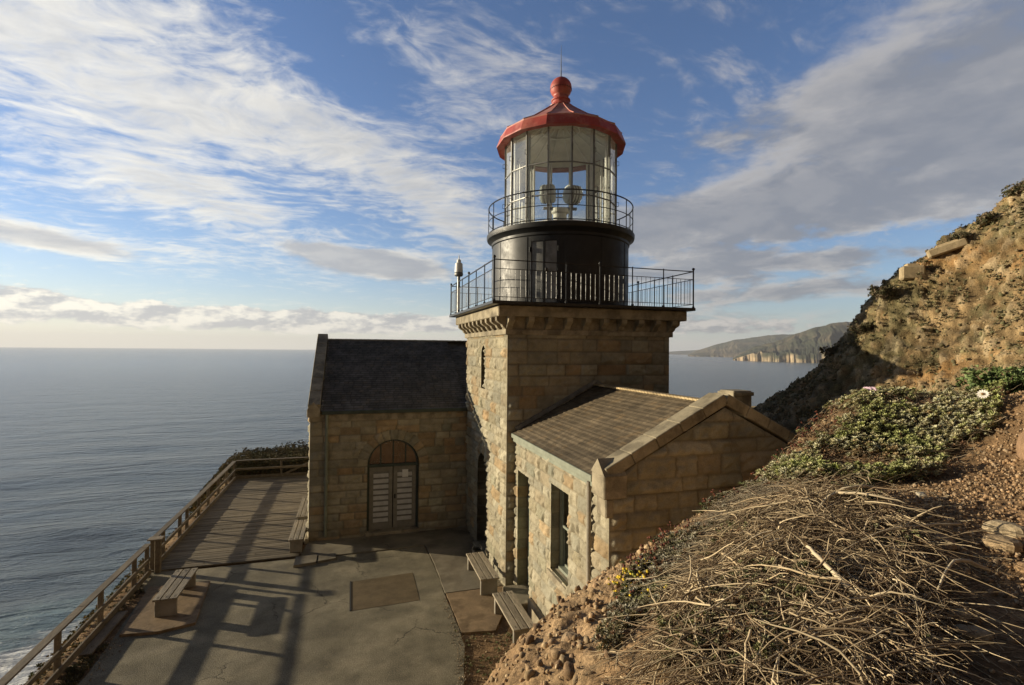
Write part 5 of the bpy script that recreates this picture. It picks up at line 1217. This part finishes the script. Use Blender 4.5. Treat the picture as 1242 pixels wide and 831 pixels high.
def daisy(x_, y_, z_, s, label, petal, centre, n=1, name='daisy'):
    c = gz(x_, y_); t = thing(name, label, 'flower', tuple(c)); b = MB(); pmb = MB(); cm = MB()
    for q in range(n):
        top = c+np.array([random.uniform(-.12, .12)*(n > 1), random.uniform(-.1, .1)*(n > 1), z_*random.uniform(.85, 1.1)]); b.tube([c, top], .004, 5, (.12, .16, .05))
        ax = np.array([-.80, -.30, .45]); ax /= np.linalg.norm(ax); s1 = np.cross(ax, [0, 0, 1]); s1 /= np.linalg.norm(s1); s2 = np.cross(ax, s1)
        for k in range(14):
            a = 2*math.pi*k/14; d = math.cos(a)*s1+math.sin(a)*s2; w = (-math.sin(a)*s1+math.cos(a)*s2)*s*.16
            pmb.add([top+d*s*.2, top+d*s*.7+w+ax*.004, top+d*s+ax*.002, top+d*s*.7-w+ax*.004], [(0, 1, 2, 3)], petal)
        cm.add(*ball(top+ax*.004, s*.3, 8, 6, .6), centre)
    b.build('stem', TWIG, t); pmb.build('petals', LEAF, t); cm.build('centre', LEAF, t)
daisy(6.9, 4.0, .26, .06, 'single large white flower with a brown centre on the bright green plant at the right', (.8, .75, .68), (.25, .12, .04))
daisy(6.8, 5.3, .17, .05, 'group of pale pink flowers on the crest against the dark rock', (.70, .50, .60), (.5, .35, .2), 4, 'pink_flowers')
def shrub(x_, y_, hh, w, n, cols, label, name='shrub', cat_='shrub', twigs=10, L=.07, wd=.025, group=None):
    c = gz(x_, y_)-np.array([0, 0, .03]); t = thing(name, label, cat_, tuple(c), group); b = MB(); tips = []
    for k in range(twigs):
        a = random.uniform(0, 6.28); r_ = random.random()**.5*w; tip = c+np.array([math.cos(a)*r_, math.sin(a)*r_, hh*random.uniform(.45, 1.)]); mid = (c*.45+tip*.55)+np.array([0, 0, hh*.12]); tips += [tip, mid*.5+tip*.5]
        b.tube([c, mid, tip], [.012*hh*1.5, .006, .002], 5, (.18, .13, .08))
    b.build('trunk', TWIG, t)
    tips = np.array(tips); tv, tf = rosette(9, L, wd, .0, 1.3, 3); P = tips[rng.integers(0, len(tips), n)]+rng.normal(0, w*.16, (n, 3)); N3 = rng.normal(0, .6, (n, 3))+[0, 0, .6]; N3 /= np.linalg.norm(N3, axis=1)[:, None]
    cc = np.array(cols)[rng.integers(0, len(cols), n)]*rng.uniform(.7, 1.3, (n, 1))
    v, f, cl_ = merge(tv, tf, P, frames(N3, rng.uniform(0, 6.28, n), rng.uniform(.5, 1.3, n)), cc); mk('crown', v, f, LEAF, t, cl_)
shrub(7.75, 4.25, .30, .36, 420, [(.12, .17, .055), (.17, .22, .085), (.09, .13, .04)], 'bright green leafy plant behind the white flower at the right edge', 'leafy_plant', 'plant', 16, .06, .03)
SG = 'shrubs on the skyline of the rock slope'
for (x_, y_, h_, w_, lb) in ((12.35, 9.2, .30, .26, 'dark shrub on the skyline just left of the lower masonry block'), (12.1, 9.55, .20, .30, 'low dark shrub farthest down the sunlit part of the skyline'), (13.6, 8.35, .18, .28, 'bushy shrub on the skyline between the two pale wall remnants'),
                               (14.0, 8.05, .24, .22, 'tall thin shrub on the skyline left of the topmost pale slab'), (14.3, 7.55, .26, .3, 'large ragged shrub at the top right corner of the rock slope'), (12.2, 10.5, .2, .3, 'small shrub on the shaded part of the skyline')):
    shrub(x_, y_, h_, w_, 260, [(.12, .11, .06), (.17, .13, .08), (.09, .09, .045)], lb, twigs=16, L=.06, wd=.02, group=SG)
shrub(3.72, 13.1-.55, .10, .14, 60, [(.2, .24, .1), (.28, .3, .15)], 'small pale weed between the near bench and the doorway step', 'weed', 'weed', 5, .05, .02)
# wall remnants on the skyline
WG = 'pale masonry remnants on the skyline'
def remnant(x_, y_, L, w, h, ang, label, tilt=0):
    c = gz(x_, y_)+np.array([0, 0, h*.35]); d = np.array([math.cos(R(ang)), math.sin(R(ang)), tilt]); d /= np.linalg.norm(d)
    b = MB(); b.bar(c-d*L/2, c+d*L/2, w, h, col=(1.3, 1.2, 1.05), bev=.03); b.bar(c-d*L*.3+[0, 0, h*.55], c+d*L*.28+[0, 0, h*.5], w*.8, h*.3, col=(1.5, 1.35, 1.15), bev=.02)
    tag(b.build('masonry_block', DRESSED, loc=tuple(c)), label, 'masonry', WG)
remnant(12.85, 8.9, .45, .3, .32, -40, 'small squared masonry block, lowest on the skyline')
remnant(13.4, 8.5, .75, .3, .20, -50, 'broken pale wall top in the middle of the skyline', .35)
remnant(14.1, 7.95, .6, .25, .07, -55, 'thin pale slab highest on the skyline near the photo edge', .4)
